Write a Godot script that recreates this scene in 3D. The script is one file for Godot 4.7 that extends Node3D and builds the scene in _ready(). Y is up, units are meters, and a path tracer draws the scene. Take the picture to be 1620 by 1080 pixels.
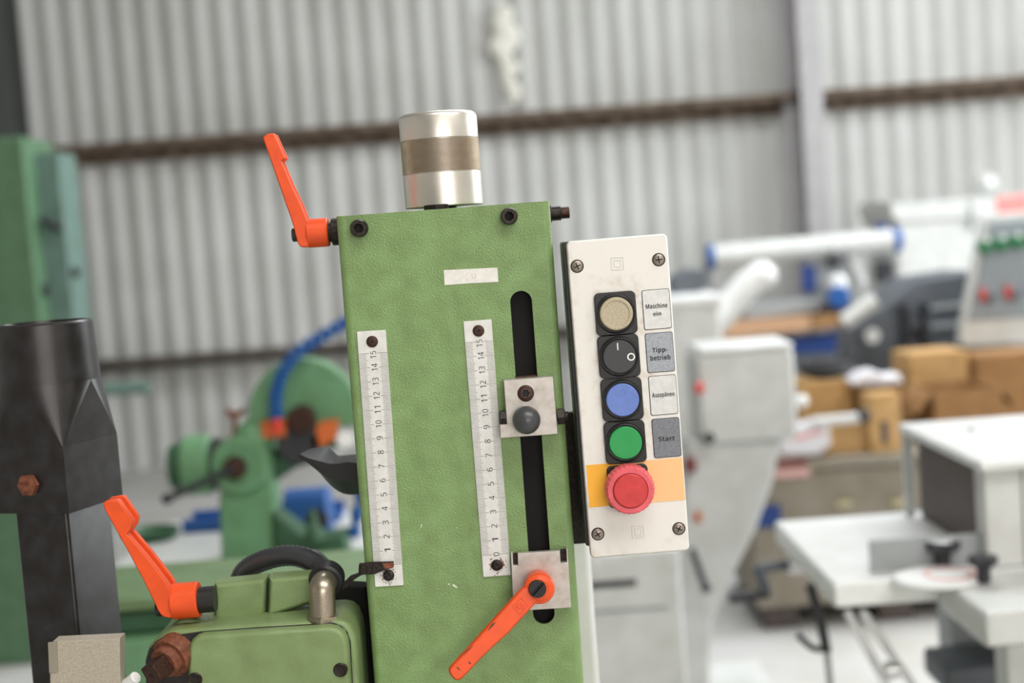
extends Node3D
# A workshop hall: a green slot mortising machine in front of other woodworking machines and a corrugated wall.
# Photo pixels (1620 x 1080) are turned into directions; distances come from the floor, tables or the thing touched.

const FOCAL := 2250.0
const EYE := Vector3(0, 1.45, 0)
var cam_basis := Basis(Vector3.RIGHT, deg_to_rad(-4.2)) * Basis(Vector3.BACK, deg_to_rad(-4.2))
var X := Transform3D.IDENTITY          # applied to every vertex that the helpers add
var machine_at := Transform3D.IDENTITY
var m := {}                            # materials

# ---------------------------------------------------------------- pixels to points
func ray(px: float, py: float) -> Vector3:
	return cam_basis * Vector3((px - 810.0) / FOCAL, (540.0 - py) / FOCAL, -1.0)

func on_plane(px: float, py: float, t: Transform3D, w: float) -> Vector3:
	var inv := t.affine_inverse()
	var o := inv * EYE
	var d := inv.basis * ray(px, py)
	return o + d * ((w - o.z) / d.z)

func P(px: float, py: float, w := 0.0) -> Vector3:      # point of the machine's own frame, w in front of its front face
	return on_plane(px, py, machine_at, w)

func deep(px: float, py: float, dist: float) -> Vector3:
	var r := ray(px, py)
	return EYE + r * (-dist / r.z)

func on_height(px: float, py: float, h: float) -> Vector3:
	var r := ray(px, py)
	return EYE + r * ((h - EYE.y) / r.y)

# ---------------------------------------------------------------- mesh helpers
func begin() -> SurfaceTool:
	var st := SurfaceTool.new()
	st.begin(Mesh.PRIMITIVE_TRIANGLES)
	return st

func vert(st: SurfaceTool, p: Vector3, n: Vector3) -> void:
	st.set_normal((X.basis * n).normalized())
	st.set_uv(Vector2(p.x, p.y))
	st.add_vertex(X * p)

func tri3(st: SurfaceTool, a: Vector3, b: Vector3, c: Vector3, na: Vector3, nb: Vector3, nc: Vector3) -> void:
	var g := (c - a).cross(b - a)
	if g.length_squared() < 1e-18:
		return
	if g.dot(na + nb + nc) < 0.0:
		vert(st, a, na); vert(st, c, nc); vert(st, b, nb)
	else:
		vert(st, a, na); vert(st, b, nb); vert(st, c, nc)

func quad4(st, a, b, c, d, na, nb, nc, nd) -> void:
	tri3(st, a, b, c, na, nb, nc)
	tri3(st, a, c, d, na, nc, nd)

func quad(st, a, b, c, d, n) -> void:
	quad4(st, a, b, c, d, n, n, n, n)

func tri_flat(st, a, b, c, towards) -> void:
	var g: Vector3 = (b - a).cross(c - a).normalized()
	if g.dot(towards) < 0.0:
		g = -g
	tri3(st, a, b, c, g, g, g)

func clean(pts: PackedVector2Array) -> PackedVector2Array:
	var out := PackedVector2Array()
	for p in pts:
		if out.is_empty() or out[out.size() - 1].distance_to(p) > 1e-6:
			out.append(p)
	if out.size() > 1 and out[0].distance_to(out[out.size() - 1]) < 1e-6:
		out.remove_at(out.size() - 1)
	if Geometry2D.is_polygon_clockwise(out):
		out.reverse()
	return out

# an outline in xy pulled from z0 to z1 with rounded front and back edges
func prism(st: SurfaceTool, outline: PackedVector2Array, z0: float, z1: float, bev := 0.0, bev_back := -1.0) -> void:
	var pts := clean(outline)
	var n := pts.size()
	if bev_back < 0.0:
		bev_back = bev
	var en := []
	for i in n:
		var e := (pts[(i + 1) % n] - pts[i]).normalized()
		en.append(Vector2(e.y, -e.x))
	var n_in := []   # normal at the end of edge i-1 and the start of edge i, per vertex
	var n_out := []
	var miter := []
	for i in n:
		var a: Vector2 = en[(i + n - 1) % n]
		var b: Vector2 = en[i]
		var mid := (a + b).normalized()
		miter.append(mid / maxf(mid.dot(b), 0.35))
		if a.dot(b) > 0.7:
			n_in.append(mid); n_out.append(mid)
		else:
			n_in.append(a); n_out.append(b)
	var front := PackedVector2Array()
	var back := PackedVector2Array()
	for i in n:
		front.append(pts[i] - miter[i] * bev)
		back.append(pts[i] - miter[i] * bev_back)
	var za := z0 + bev_back
	var zb := z1 - bev
	for i in n:
		var j := (i + 1) % n
		var ni := Vector3(n_out[i].x, n_out[i].y, 0)
		var nj := Vector3(n_in[j].x, n_in[j].y, 0)
		quad4(st, Vector3(pts[i].x, pts[i].y, za), Vector3(pts[j].x, pts[j].y, za), Vector3(pts[j].x, pts[j].y, zb), Vector3(pts[i].x, pts[i].y, zb), ni, nj, nj, ni)
		var k := Vector3.BACK
		if bev > 0.0:
			quad4(st, Vector3(pts[i].x, pts[i].y, zb), Vector3(pts[j].x, pts[j].y, zb), Vector3(front[j].x, front[j].y, z1), Vector3(front[i].x, front[i].y, z1), ni, nj, k, k)
		if bev_back > 0.0:
			quad4(st, Vector3(pts[i].x, pts[i].y, za), Vector3(pts[j].x, pts[j].y, za), Vector3(back[j].x, back[j].y, z0), Vector3(back[i].x, back[i].y, z0), ni, nj, -k, -k)
	cap(st, front, z1, Vector3.BACK)
	cap(st, back, z0, Vector3.FORWARD)

func cap(st: SurfaceTool, pts: PackedVector2Array, z: float, n: Vector3) -> void:
	var ix := Geometry2D.triangulate_polygon(pts)
	for i in range(0, ix.size(), 3):
		var a := pts[ix[i]]
		var b := pts[ix[i + 1]]
		var c := pts[ix[i + 2]]
		tri3(st, Vector3(a.x, a.y, z), Vector3(b.x, b.y, z), Vector3(c.x, c.y, z), n, n, n)

func round_rect(cx: float, cy: float, w: float, h: float, r: float, seg := 5, turn := 0.0) -> PackedVector2Array:
	var out := PackedVector2Array()
	for q in 4:
		var c := Vector2((w / 2 - r) * [1, -1, -1, 1][q], (h / 2 - r) * [1, 1, -1, -1][q])
		for i in seg + 1:
			var a := PI / 2 * (q + float(i) / seg)
			out.append(Vector2(cx, cy) + (c + Vector2(cos(a), sin(a)) * r).rotated(turn))
	return out

func circle(cx: float, cy: float, r: float, seg := 32, from := 0.0, to := TAU) -> PackedVector2Array:
	var out := PackedVector2Array()
	var whole := absf(to - from - TAU) < 1e-6
	for i in (seg if whole else seg + 1):
		var a := from + (to - from) * i / seg
		out.append(Vector2(cx + cos(a) * r, cy + sin(a) * r))
	return out

# rounded box between two corners of the current frame
func rbox(st: SurfaceTool, c: Vector3, s: Vector3, b := 0.002) -> void:
	var keep := X
	X = X * Transform3D(Basis.IDENTITY, c)
	var r := minf(b, minf(s.x, s.y) * 0.45)
	prism(st, round_rect(0, 0, s.x, s.y, r, 2), -s.z / 2, s.z / 2, minf(r, s.z * 0.4))
	X = keep

func bar(st: SurfaceTool, a: Vector3, b: Vector3, w: float, h: float, bev := 0.001) -> void:
	var keep := X
	X = X * Transform3D(frame_along(b - a), (a + b) / 2)
	prism(st, round_rect(0, 0, w, h, minf(bev, minf(w, h) * 0.45), 2), -a.distance_to(b) / 2, a.distance_to(b) / 2, 0.0)
	X = keep

func frame_along(d: Vector3) -> Basis:                 # z runs along d
	var z := d.normalized()
	var up := Vector3.UP if absf(z.y) < 0.9 else Vector3.RIGHT
	var x := up.cross(z).normalized()
	return Basis(x, z.cross(x), z)

# profile of (radius, position along +z), turned about z in the frame t
func lathe(st: SurfaceTool, prof: Array, seg: int, t: Transform3D, faceted := false) -> void:
	var keep := X
	X = X * t
	var k := prof.size() - 1
	var sn := []
	for i in k:
		var d: Vector2 = prof[i + 1] - prof[i]
		sn.append(Vector2(d.y, -d.x).normalized())
	for i in k:
		var a: Vector2 = prof[i]
		var b: Vector2 = prof[i + 1]
		if a.distance_to(b) < 1e-7:
			continue
		var n0: Vector2 = sn[i]
		var n1: Vector2 = sn[i]
		if i > 0 and sn[i - 1].dot(sn[i]) > 0.75:
			n0 = (sn[i - 1] + sn[i]).normalized()
		if i < k - 1 and sn[i + 1].dot(sn[i]) > 0.75:
			n1 = (sn[i + 1] + sn[i]).normalized()
		for j in seg:
			var u := TAU * j / seg
			var v := TAU * (j + 1) / seg
			var du := Vector3(cos(u), sin(u), 0)
			var dv := Vector3(cos(v), sin(v), 0)
			var fu := du
			var fv := dv
			if faceted:
				fu = ((du + dv) / 2).normalized(); fv = fu
			var z0 := Vector3(0, 0, a.y)
			var z1 := Vector3(0, 0, b.y)
			quad4(st, du * a.x + z0, dv * a.x + z0, dv * b.x + z1, du * b.x + z1, fu * n0.x + Vector3(0, 0, n0.y), fv * n0.x + Vector3(0, 0, n0.y), fv * n1.x + Vector3(0, 0, n1.y), fu * n1.x + Vector3(0, 0, n1.y))
	X = keep

func rod(st: SurfaceTool, a: Vector3, b: Vector3, r: float, seg := 20, bev := 0.0) -> void:
	var l := a.distance_to(b)
	var c := bev if bev > 0.0 else minf(r, l) * 0.08
	lathe(st, [Vector2(0, 0), Vector2(r - c, 0), Vector2(r, c), Vector2(r, l - c), Vector2(r - c, l), Vector2(0, l)], seg, Transform3D(frame_along(b - a), a))

func ball(st: SurfaceTool, c: Vector3, r: float, seg := 24, squash := 1.0) -> void:
	var prof := []
	for i in 13:
		var a := -PI / 2 + PI * i / 12.0
		prof.append(Vector2(maxf(cos(a) * r, 0.0), sin(a) * r * squash))
	lathe(st, prof, seg, Transform3D(Basis.IDENTITY, c))

func smooth_path(pts: Array, per := 8) -> Array:
	var c := Curve3D.new()
	for i in pts.size():
		var a: Vector3 = pts[maxi(i - 1, 0)]
		var b: Vector3 = pts[mini(i + 1, pts.size() - 1)]
		var t := (b - a) / 6.0
		c.add_point(pts[i], -t, t)
	var out := []
	var total := (pts.size() - 1) * per
	for i in total + 1:
		out.append(c.sample(i / per if i < total else pts.size() - 2, float(i % per) / per if i < total else 1.0))
	return out

func tube(st: SurfaceTool, path: Array, r: float, seg := 14, rib := 0.0) -> void:
	var x := frame_along(path[1] - path[0]).x
	var rings := []
	for i in path.size():
		var d: Vector3 = (path[mini(i + 1, path.size() - 1)] - path[maxi(i - 1, 0)]).normalized()
		x = (x - d * x.dot(d)).normalized()
		var y := d.cross(x)
		var ring := []
		var rr := r + (rib if i % 2 == 0 else 0.0)
		for j in seg:
			var a := TAU * j / seg
			var n: Vector3 = x * cos(a) + y * sin(a)
			ring.append([path[i] + n * rr, n])
		rings.append(ring)
	for i in rings.size() - 1:
		for j in seg:
			var q := (j + 1) % seg
			var a = rings[i][j]
			var b = rings[i][q]
			var c = rings[i + 1][q]
			var d = rings[i + 1][j]
			quad4(st, a[0], b[0], c[0], d[0], a[1], b[1], c[1], d[1])
	for e in [0, rings.size() - 1]:
		var d: Vector3 = (path[1] - path[0]) if e == 0 else (path[e - 1] - path[e])
		for j in range(1, seg - 1):
			tri_flat(st, rings[e][0][0], rings[e][j][0], rings[e][j + 1][0], -d)

# skin between two curves of the same length, both faces, a little thick
func loft(st: SurfaceTool, a: Array, b: Array, towards: Vector3) -> void:
	for i in a.size() - 1:
		tri_flat(st, a[i], a[i + 1], b[i], towards)
		tri_flat(st, a[i + 1], b[i + 1], b[i], towards)

func px_outline(list: Array, w: float, ox: float, oy: float, s: float, t: Transform3D) -> PackedVector2Array:
	var out := PackedVector2Array()                     # crop pixels (offset ox, oy, zoom s) onto the plane z = w of the frame t
	for q in list:
		var p := on_plane(ox + q[0] / s, oy + q[1] / s, t, w)
		out.append(Vector2(p.x, p.y))
	return out

# ---------------------------------------------------------------- nodes
func own_name(parent: Node, called: String) -> String:
	if not parent.has_node(NodePath(called)):
		return called
	var i := 1
	while parent.has_node(NodePath("%s_%03d" % [called, i])):
		i += 1
	return "%s_%03d" % [called, i]

func put(st: SurfaceTool, called: String, material: Material, parent: Node = self) -> MeshInstance3D:
	var o := MeshInstance3D.new()
	o.mesh = st.commit()
	o.material_override = material
	o.name = own_name(parent, called)
	o.cast_shadow = GeometryInstance3D.SHADOW_CASTING_SETTING_ON
	parent.add_child(o, true)
	return o

func copy_mesh(src: MeshInstance3D, called: String, parent: Node, t: Transform3D) -> MeshInstance3D:
	var o := MeshInstance3D.new()
	o.mesh = src.mesh
	o.material_override = src.material_override
	o.name = own_name(parent, called)
	parent.add_child(o, true)
	o.transform = t
	return o

func tag(o: Node, label: String, category: String, group := "", kind := "") -> Node:
	if label: o.set_meta("label", label)
	if category: o.set_meta("category", category)
	if group: o.set_meta("group", group)
	if kind: o.set_meta("kind", kind)
	return o

func thing(called: String, label: String, category: String, at := Vector3.ZERO, group := "") -> Node3D:
	var o := Node3D.new()
	o.name = own_name(self, called)
	add_child(o)
	o.position = at
	tag(o, label, category, group)
	X = Transform3D(Basis.IDENTITY, -at)                 # parts below are given in world coordinates
	return o

func holder(called: String, parent: Node) -> Node3D:
	var o := Node3D.new()
	o.name = own_name(parent, called)
	parent.add_child(o)
	return o

func lettering(s: String, called: String, material: Material, parent: Node, t: Transform3D, width: float, height := 0.0, bold := false) -> void:
	var f := SystemFont.new()
	f.font_names = PackedStringArray(["Droid Sans"])
	f.font_weight = 700 if bold else 400
	var tm := TextMesh.new()
	tm.font = f
	tm.text = s
	tm.font_size = 64
	tm.pixel_size = 0.001
	tm.depth = 0.002
	tm.curve_step = 2.0
	tm.horizontal_alignment = HORIZONTAL_ALIGNMENT_CENTER
	tm.vertical_alignment = VERTICAL_ALIGNMENT_CENTER
	var box := tm.get_aabb()
	var sx := width / maxf(box.size.x, 1e-4)
	var sy := height / maxf(box.size.y, 1e-4) if height > 0.0 else sx
	var o := MeshInstance3D.new()
	o.mesh = tm
	o.material_override = material
	o.name = own_name(parent, called)
	parent.add_child(o, true)
	var c := box.get_center()
	o.transform = t * Transform3D(Basis.from_scale(Vector3(sx, sy, 0.05)), Vector3(-c.x * sx, -c.y * sy, 0))

# ---------------------------------------------------------------- materials
func rgb(r: int, g: int, b: int) -> Color:
	return Color8(r, g, b)

func noise_image(seed_: int, freq: float, lo: Color, hi: Color, size := 256, power := 1.0, kind := FastNoiseLite.TYPE_SIMPLEX_SMOOTH, octaves := 4) -> ImageTexture:
	var f := FastNoiseLite.new()
	f.seed = seed_
	f.noise_type = kind
	f.frequency = freq
	f.fractal_octaves = octaves
	var src := f.get_seamless_image(size, size)
	src.convert(Image.FORMAT_L8)
	var img := Image.create(size, size, true, Image.FORMAT_RGB8)
	for y in size:
		for x in size:
			img.set_pixel(x, y, lo.lerp(hi, pow(src.get_pixel(x, y).r, power)))
	img.generate_mipmaps()
	return ImageTexture.create_from_image(img)

func mat(col: Color, rough := 0.5, metal := 0.0, o := {}) -> StandardMaterial3D:
	var s := StandardMaterial3D.new()
	s.albedo_color = col
	s.roughness = rough
	s.metallic = metal
	if o.has("tex") or o.has("bump") or o.has("rough_tex"):
		s.uv1_triplanar = true
		var k: float = o.get("scale", 4.0)
		s.uv1_scale = Vector3(k, k, k)
	if o.has("tex"):
		s.albedo_texture = o.tex
	if o.has("bump"):
		s.heightmap_enabled = true
		s.heightmap_texture = o.bump
		s.heightmap_scale = o.depth
	if o.has("coat"):
		s.clearcoat_enabled = true
		s.clearcoat = o.coat
		s.clearcoat_roughness = 0.2
	return s

func make_materials() -> void:
	var grime := noise_image(3, 0.012, Color(0.86, 0.85, 0.80), Color(1, 1, 1), 256, 0.7)
	var soft := noise_image(5, 0.02, Color(0.93, 0.93, 0.92), Color(1, 1, 1))
	var peel := noise_image(11, 0.10, Color.BLACK, Color.WHITE, 512, 1.0, FastNoiseLite.TYPE_SIMPLEX_SMOOTH, 3)
	var rustn := noise_image(21, 0.03, Color(0.45, 0.36, 0.30), Color(1, 1, 1), 256, 0.8)
	var fine := noise_image(31, 0.12, Color(0.82, 0.81, 0.79), Color(1, 1, 1), 256)
	m.green = mat(rgb(127, 157, 101), 0.42, 0.0, {"tex": grime, "bump": peel, "depth": 0.035, "scale": 11.0})
	m.cast_green = mat(rgb(128, 150, 102), 0.40, 0.0, {"tex": grime, "bump": peel, "depth": 0.012, "scale": 9.0})
	m.black_paint = mat(rgb(46, 45, 48), 0.33, 0.0, {"tex": rustn, "scale": 6.0})
	m.black_plastic = mat(rgb(27, 26, 27), 0.42)
	m.black_void = mat(rgb(9, 8, 9), 0.85)
	m.dark_steel = mat(rgb(62, 56, 53), 0.42, 0.6, {"tex": rustn, "scale": 40.0})
	m.brown_screw = mat(rgb(88, 62, 52), 0.45, 0.5, {"tex": rustn, "scale": 60.0})
	m.lid_screw = mat(rgb(150, 140, 130), 0.4, 0.7)
	m.jaw = mat(rgb(198, 190, 174), 0.42, 0.3, {"tex": fine, "scale": 14.0})
	m.hole = mat(rgb(28, 22, 20), 0.7)
	m.rust = mat(rgb(150, 92, 66), 0.7, 0.1, {"tex": rustn, "scale": 25.0})
	m.satin = mat(rgb(226, 221, 214), 0.36, 0.92, {"tex": soft, "scale": 9.0})
	m.knurl = mat(rgb(206, 194, 178), 0.42, 0.8, {"tex": rustn_light(), "scale": 16.0})
	m.plate_steel = mat(rgb(205, 200, 196), 0.42, 0.55, {"tex": rustn_light(), "scale": 14.0})
	m.chrome = mat(rgb(186, 176, 160), 0.32, 0.9, {"tex": fine, "scale": 22.0})
	m.orange = mat(rgb(238, 84, 28), 0.42, 0.0, {"tex": soft, "scale": 12.0})
	m.scuff = mat(rgb(92, 62, 50), 0.7)
	m.ruler = mat(rgb(226, 225, 223), 0.4, 0.1, {"tex": soft, "scale": 20.0})
	m.ink = mat(rgb(34, 33, 36), 0.6)
	m.tick = mat(rgb(52, 51, 54), 0.6)
	m.sticker = mat(rgb(236, 233, 229), 0.6, 0.0, {"tex": soft, "scale": 30.0})
	m.pencil = mat(rgb(210, 203, 201), 0.7)
	m.chip = mat(rgb(226, 228, 214), 0.6)
	m.gunmetal = mat(rgb(70, 71, 74), 0.33, 0.15)
	m.rubber = mat(rgb(30, 30, 32), 0.45)
	m.braid = mat(rgb(74, 75, 79), 0.3, 0.5)
	m.lens = mat(rgb(196, 184, 158), 0.35, 0.0, {"tex": fine, "scale": 20.0})
	m.blue_cap = mat(rgb(104, 130, 204), 0.45, 0.0, {"tex": soft, "scale": 30.0})
	m.green_cap = mat(rgb(32, 152, 78), 0.45)
	m.red_cap = mat(rgb(214, 58, 62), 0.4, 0.0, {"tex": grime, "scale": 30.0})
	m.pink_ring = mat(rgb(236, 98, 110), 0.42, 0.0, {"tex": grime, "scale": 24.0})
	m.grey_cap = mat(rgb(58, 58, 60), 0.5)
	m.mark = mat(rgb(240, 240, 238), 0.5)
	m.label_light = mat(rgb(222, 222, 222), 0.25, 0.0, {"tex": soft, "scale": 30.0})
	m.label_blue = mat(rgb(172, 178, 190), 0.3, 0.0, {"tex": fine, "scale": 14.0})
	m.label_dark = mat(rgb(132, 136, 146), 0.3, 0.0, {"tex": fine, "scale": 14.0})
	m.yellow = mat(rgb(246, 178, 52), 0.55)
	m.peach = mat(rgb(250, 194, 138), 0.55)
	m.emblem = mat(rgb(222, 220, 214), 0.5)
	m.wall = mat(rgb(204, 204, 202), 0.75, 0.0, {"tex": noise_image(41, 0.008, Color(0.88, 0.88, 0.87), Color(1, 1, 1)), "scale": 0.35})
	m.floor = mat(rgb(206, 205, 206), 0.55, 0.0, {"tex": grime, "scale": 0.5})
	m.plaster = mat(rgb(200, 198, 194), 0.85, 0.0, {"tex": soft, "scale": 0.3})
	m.girt = mat(rgb(134, 120, 106), 0.8, 0.0, {"tex": rustn, "scale": 1.3})
	m.girt_grey = mat(rgb(126, 122, 116), 0.8, 0.0, {"tex": rustn, "scale": 1.3})
	m.steel_column = mat(rgb(176, 173, 176), 0.6, 0.0, {"tex": soft, "scale": 1.0})
	m.dark_column = mat(rgb(70, 72, 70), 0.7)
	m.foam = mat(rgb(226, 224, 214), 0.9)
	m.far_green = mat(rgb(108, 156, 116), 0.45, 0.0, {"tex": grime, "scale": 3.0})
	m.far_green_dark = mat(rgb(48, 90, 62), 0.5, 0.0, {"tex": grime, "scale": 3.0})
	m.mint = mat(rgb(108, 152, 114), 0.45, 0.0, {"tex": grime, "scale": 3.0})
	m.olive = mat(rgb(112, 138, 100), 0.5, 0.0, {"tex": grime, "scale": 3.0})
	m.cab_green = mat(rgb(88, 124, 94), 0.5, 0.0, {"tex": grime, "scale": 3.0})
	m.teal = mat(rgb(104, 132, 126), 0.5, 0.0, {"tex": grime, "scale": 3.0})
	m.white_paint = mat(rgb(238, 239, 240), 0.4, 0.0, {"tex": soft, "scale": 2.0})
	m.light_grey = mat(rgb(212, 213, 212), 0.45, 0.0, {"tex": soft, "scale": 2.0})
	m.mid_grey = mat(rgb(158, 162, 165), 0.5, 0.0, {"tex": soft, "scale": 2.0})
	m.console = mat(rgb(138, 146, 152), 0.5)
	m.slate = mat(rgb(92, 98, 108), 0.5, 0.0, {"tex": grime, "scale": 2.0})
	m.charcoal = mat(rgb(44, 45, 50), 0.5)
	m.far_blue = mat(rgb(34, 88, 160), 0.45)
	m.hose_blue = mat(rgb(18, 82, 150), 0.4)
	m.far_blue_dark = mat(rgb(30, 62, 128), 0.5)
	m.beech = mat(rgb(212, 168, 134), 0.6, 0.0, {"tex": fine, "scale": 1.5})
	m.cardboard = mat(rgb(204, 164, 112), 0.85, 0.0, {"tex": grime, "scale": 3.0})
	m.cardboard_dark = mat(rgb(160, 120, 78), 0.85, 0.0, {"tex": grime, "scale": 3.0})
	m.straw = mat(rgb(190, 180, 144), 0.7)
	m.taupe = mat(rgb(150, 142, 130), 0.7, 0.0, {"tex": grime, "scale": 2.0})
	m.red_paint = mat(rgb(214, 60, 46), 0.45)
	m.maroon = mat(rgb(122, 60, 60), 0.6)
	m.pale_pink = mat(rgb(216, 170, 166), 0.7)
	m.red_label = mat(rgb(238, 138, 134), 0.6)
	m.film = mat(rgb(226, 224, 230), 0.4)
	m.brown_panel = mat(rgb(92, 82, 80), 0.6, 0.0, {"tex": grime, "scale": 3.0})
	m.silver = mat(rgb(214, 214, 214), 0.3, 0.85)
	m.knob_green = mat(rgb(36, 120, 76), 0.45)
	m.orange_bracket = mat(rgb(208, 104, 44), 0.6)
	m.panel = panel_material()

func rustn_light() -> ImageTexture:
	return noise_image(23, 0.025, Color(0.82, 0.79, 0.76), Color(1, 1, 1), 256, 0.5)

# ivory plastic of the control box, brown grime in patches round the button collars and along the edge
func panel_material() -> StandardMaterial3D:
	var w := 256
	var h := 768
	var f := FastNoiseLite.new()
	f.seed = 77
	f.frequency = 0.02
	f.fractal_octaves = 4
	var g := FastNoiseLite.new()
	g.seed = 78
	g.frequency = 0.11
	var img := Image.create(w, h, true, Image.FORMAT_RGB8)
	for y in h:
		for x in w:
			var u := float(x) / w
			var v := float(y) / h
			var n := f.get_noise_2d(x, y) * 0.5 + 0.5
			var q := g.get_noise_2d(x, y) * 0.5 + 0.5
			var d := Vector2(maxf(absf(u - 0.47) - 0.22, 0.0), maxf(absf(v - 0.45) - 0.30, 0.0) * 2.8).length()
			var near := clampf(1.0 - d / 0.13, 0.0, 1.0)
			var edge := clampf(1.0 - u / 0.10, 0.0, 1.0) * 0.6 + clampf((v - 0.93) / 0.07, 0.0, 1.0) * 0.4
			var s := clampf((near * 0.34 + edge * 0.4) * smoothstep(0.40, 0.85, n) * (0.4 + q * 0.9), 0.0, 1.0) + 0.04 * smoothstep(0.6, 0.9, n)
			img.set_pixel(x, y, Color(0.90, 0.89, 0.87).lerp(Color(0.66, 0.54, 0.42), clampf(s, 0.0, 0.85)))
	img.generate_mipmaps()
	var s := StandardMaterial3D.new()
	s.albedo_texture = ImageTexture.create_from_image(img)
	s.roughness = 0.45
	return s

# ---------------------------------------------------------------- start
func _ready() -> void:
	var cam := Camera3D.new()
	cam.name = "camera"
	add_child(cam)
	cam.transform = Transform3D(cam_basis, EYE)
	var att := CameraAttributesPhysical.new()
	att.frustum_focal_length = 50.0
	att.frustum_focus_distance = 0.985
	att.exposure_aperture = 4.6
	cam.attributes = att
	cam.keep_aspect = Camera3D.KEEP_HEIGHT
	cam.fov = rad_to_deg(2.0 * atan(540.0 / FOCAL))
	cam.near = 0.05
	cam.far = 60.0
	cam.current = true

	var env := Environment.new()
	env.background_mode = Environment.BG_SKY
	var sky := Sky.new()
	var sm := ProceduralSkyMaterial.new()
	sm.sky_top_color = Color(0.55, 0.68, 0.85)
	sm.sky_horizon_color = Color(0.82, 0.87, 0.92)
	sm.ground_bottom_color = Color(0.45, 0.44, 0.42)
	sm.ground_horizon_color = Color(0.7, 0.7, 0.68)
	sky.sky_material = sm
	env.sky = sky
	env.tonemap_mode = Environment.TONE_MAPPER_LINEAR
	env.tonemap_exposure = 1.2
	env.sdfgi_enabled = true
	env.ssao_enabled = true
	env.ssil_enabled = true
	var we := WorldEnvironment.new()
	we.environment = env
	add_child(we)

	machine_at = Transform3D(Basis.IDENTITY, EYE + ray(810, 540))
	make_materials()
	build_hall()
	build_machine()
	build_clamp_post()
	build_left_side()
	build_right_side()

# frosted roof light or window: a glowing pane with a light of its size just in front
func daylight_panel(called: String, label: String, at: Vector3, towards: Vector3, w: float, h: float, energy: float, col: Color) -> void:
	X = Transform3D.IDENTITY
	var o := thing(called, label, "window", at)
	o.set_meta("kind", "structure")
	o.basis = Basis.looking_at(towards, Vector3.UP if absf(towards.y) < 0.9 else Vector3.FORWARD)
	X = Transform3D.IDENTITY
	var st := begin()
	rbox(st, Vector3(0, 0, 0.02), Vector3(w, h, 0.03), 0.005)
	var g := StandardMaterial3D.new()
	g.albedo_color = Color(0.9, 0.9, 0.9)
	g.emission_enabled = true
	g.emission = col
	g.emission_energy_multiplier = 1.6
	put(st, "frosted_pane", g, o)
	st = begin()
	for s in [-1, 1]:
		rbox(st, Vector3(s * (w / 2 + 0.04), 0, 0.0), Vector3(0.08, h + 0.16, 0.1), 0.005)
		rbox(st, Vector3(0, s * (h / 2 + 0.04), 0.0), Vector3(w, 0.08, 0.1), 0.005)
	put(st, "frame", m.steel_column, o)
	var l := AreaLight3D.new()
	l.name = "daylight"
	o.add_child(l)
	l.position = Vector3(0, 0, -0.02)
	l.area_size = Vector2(w, h)
	l.light_energy = energy
	l.light_color = col
	l.shadow_enabled = true
	l.area_range = 40.0

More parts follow.
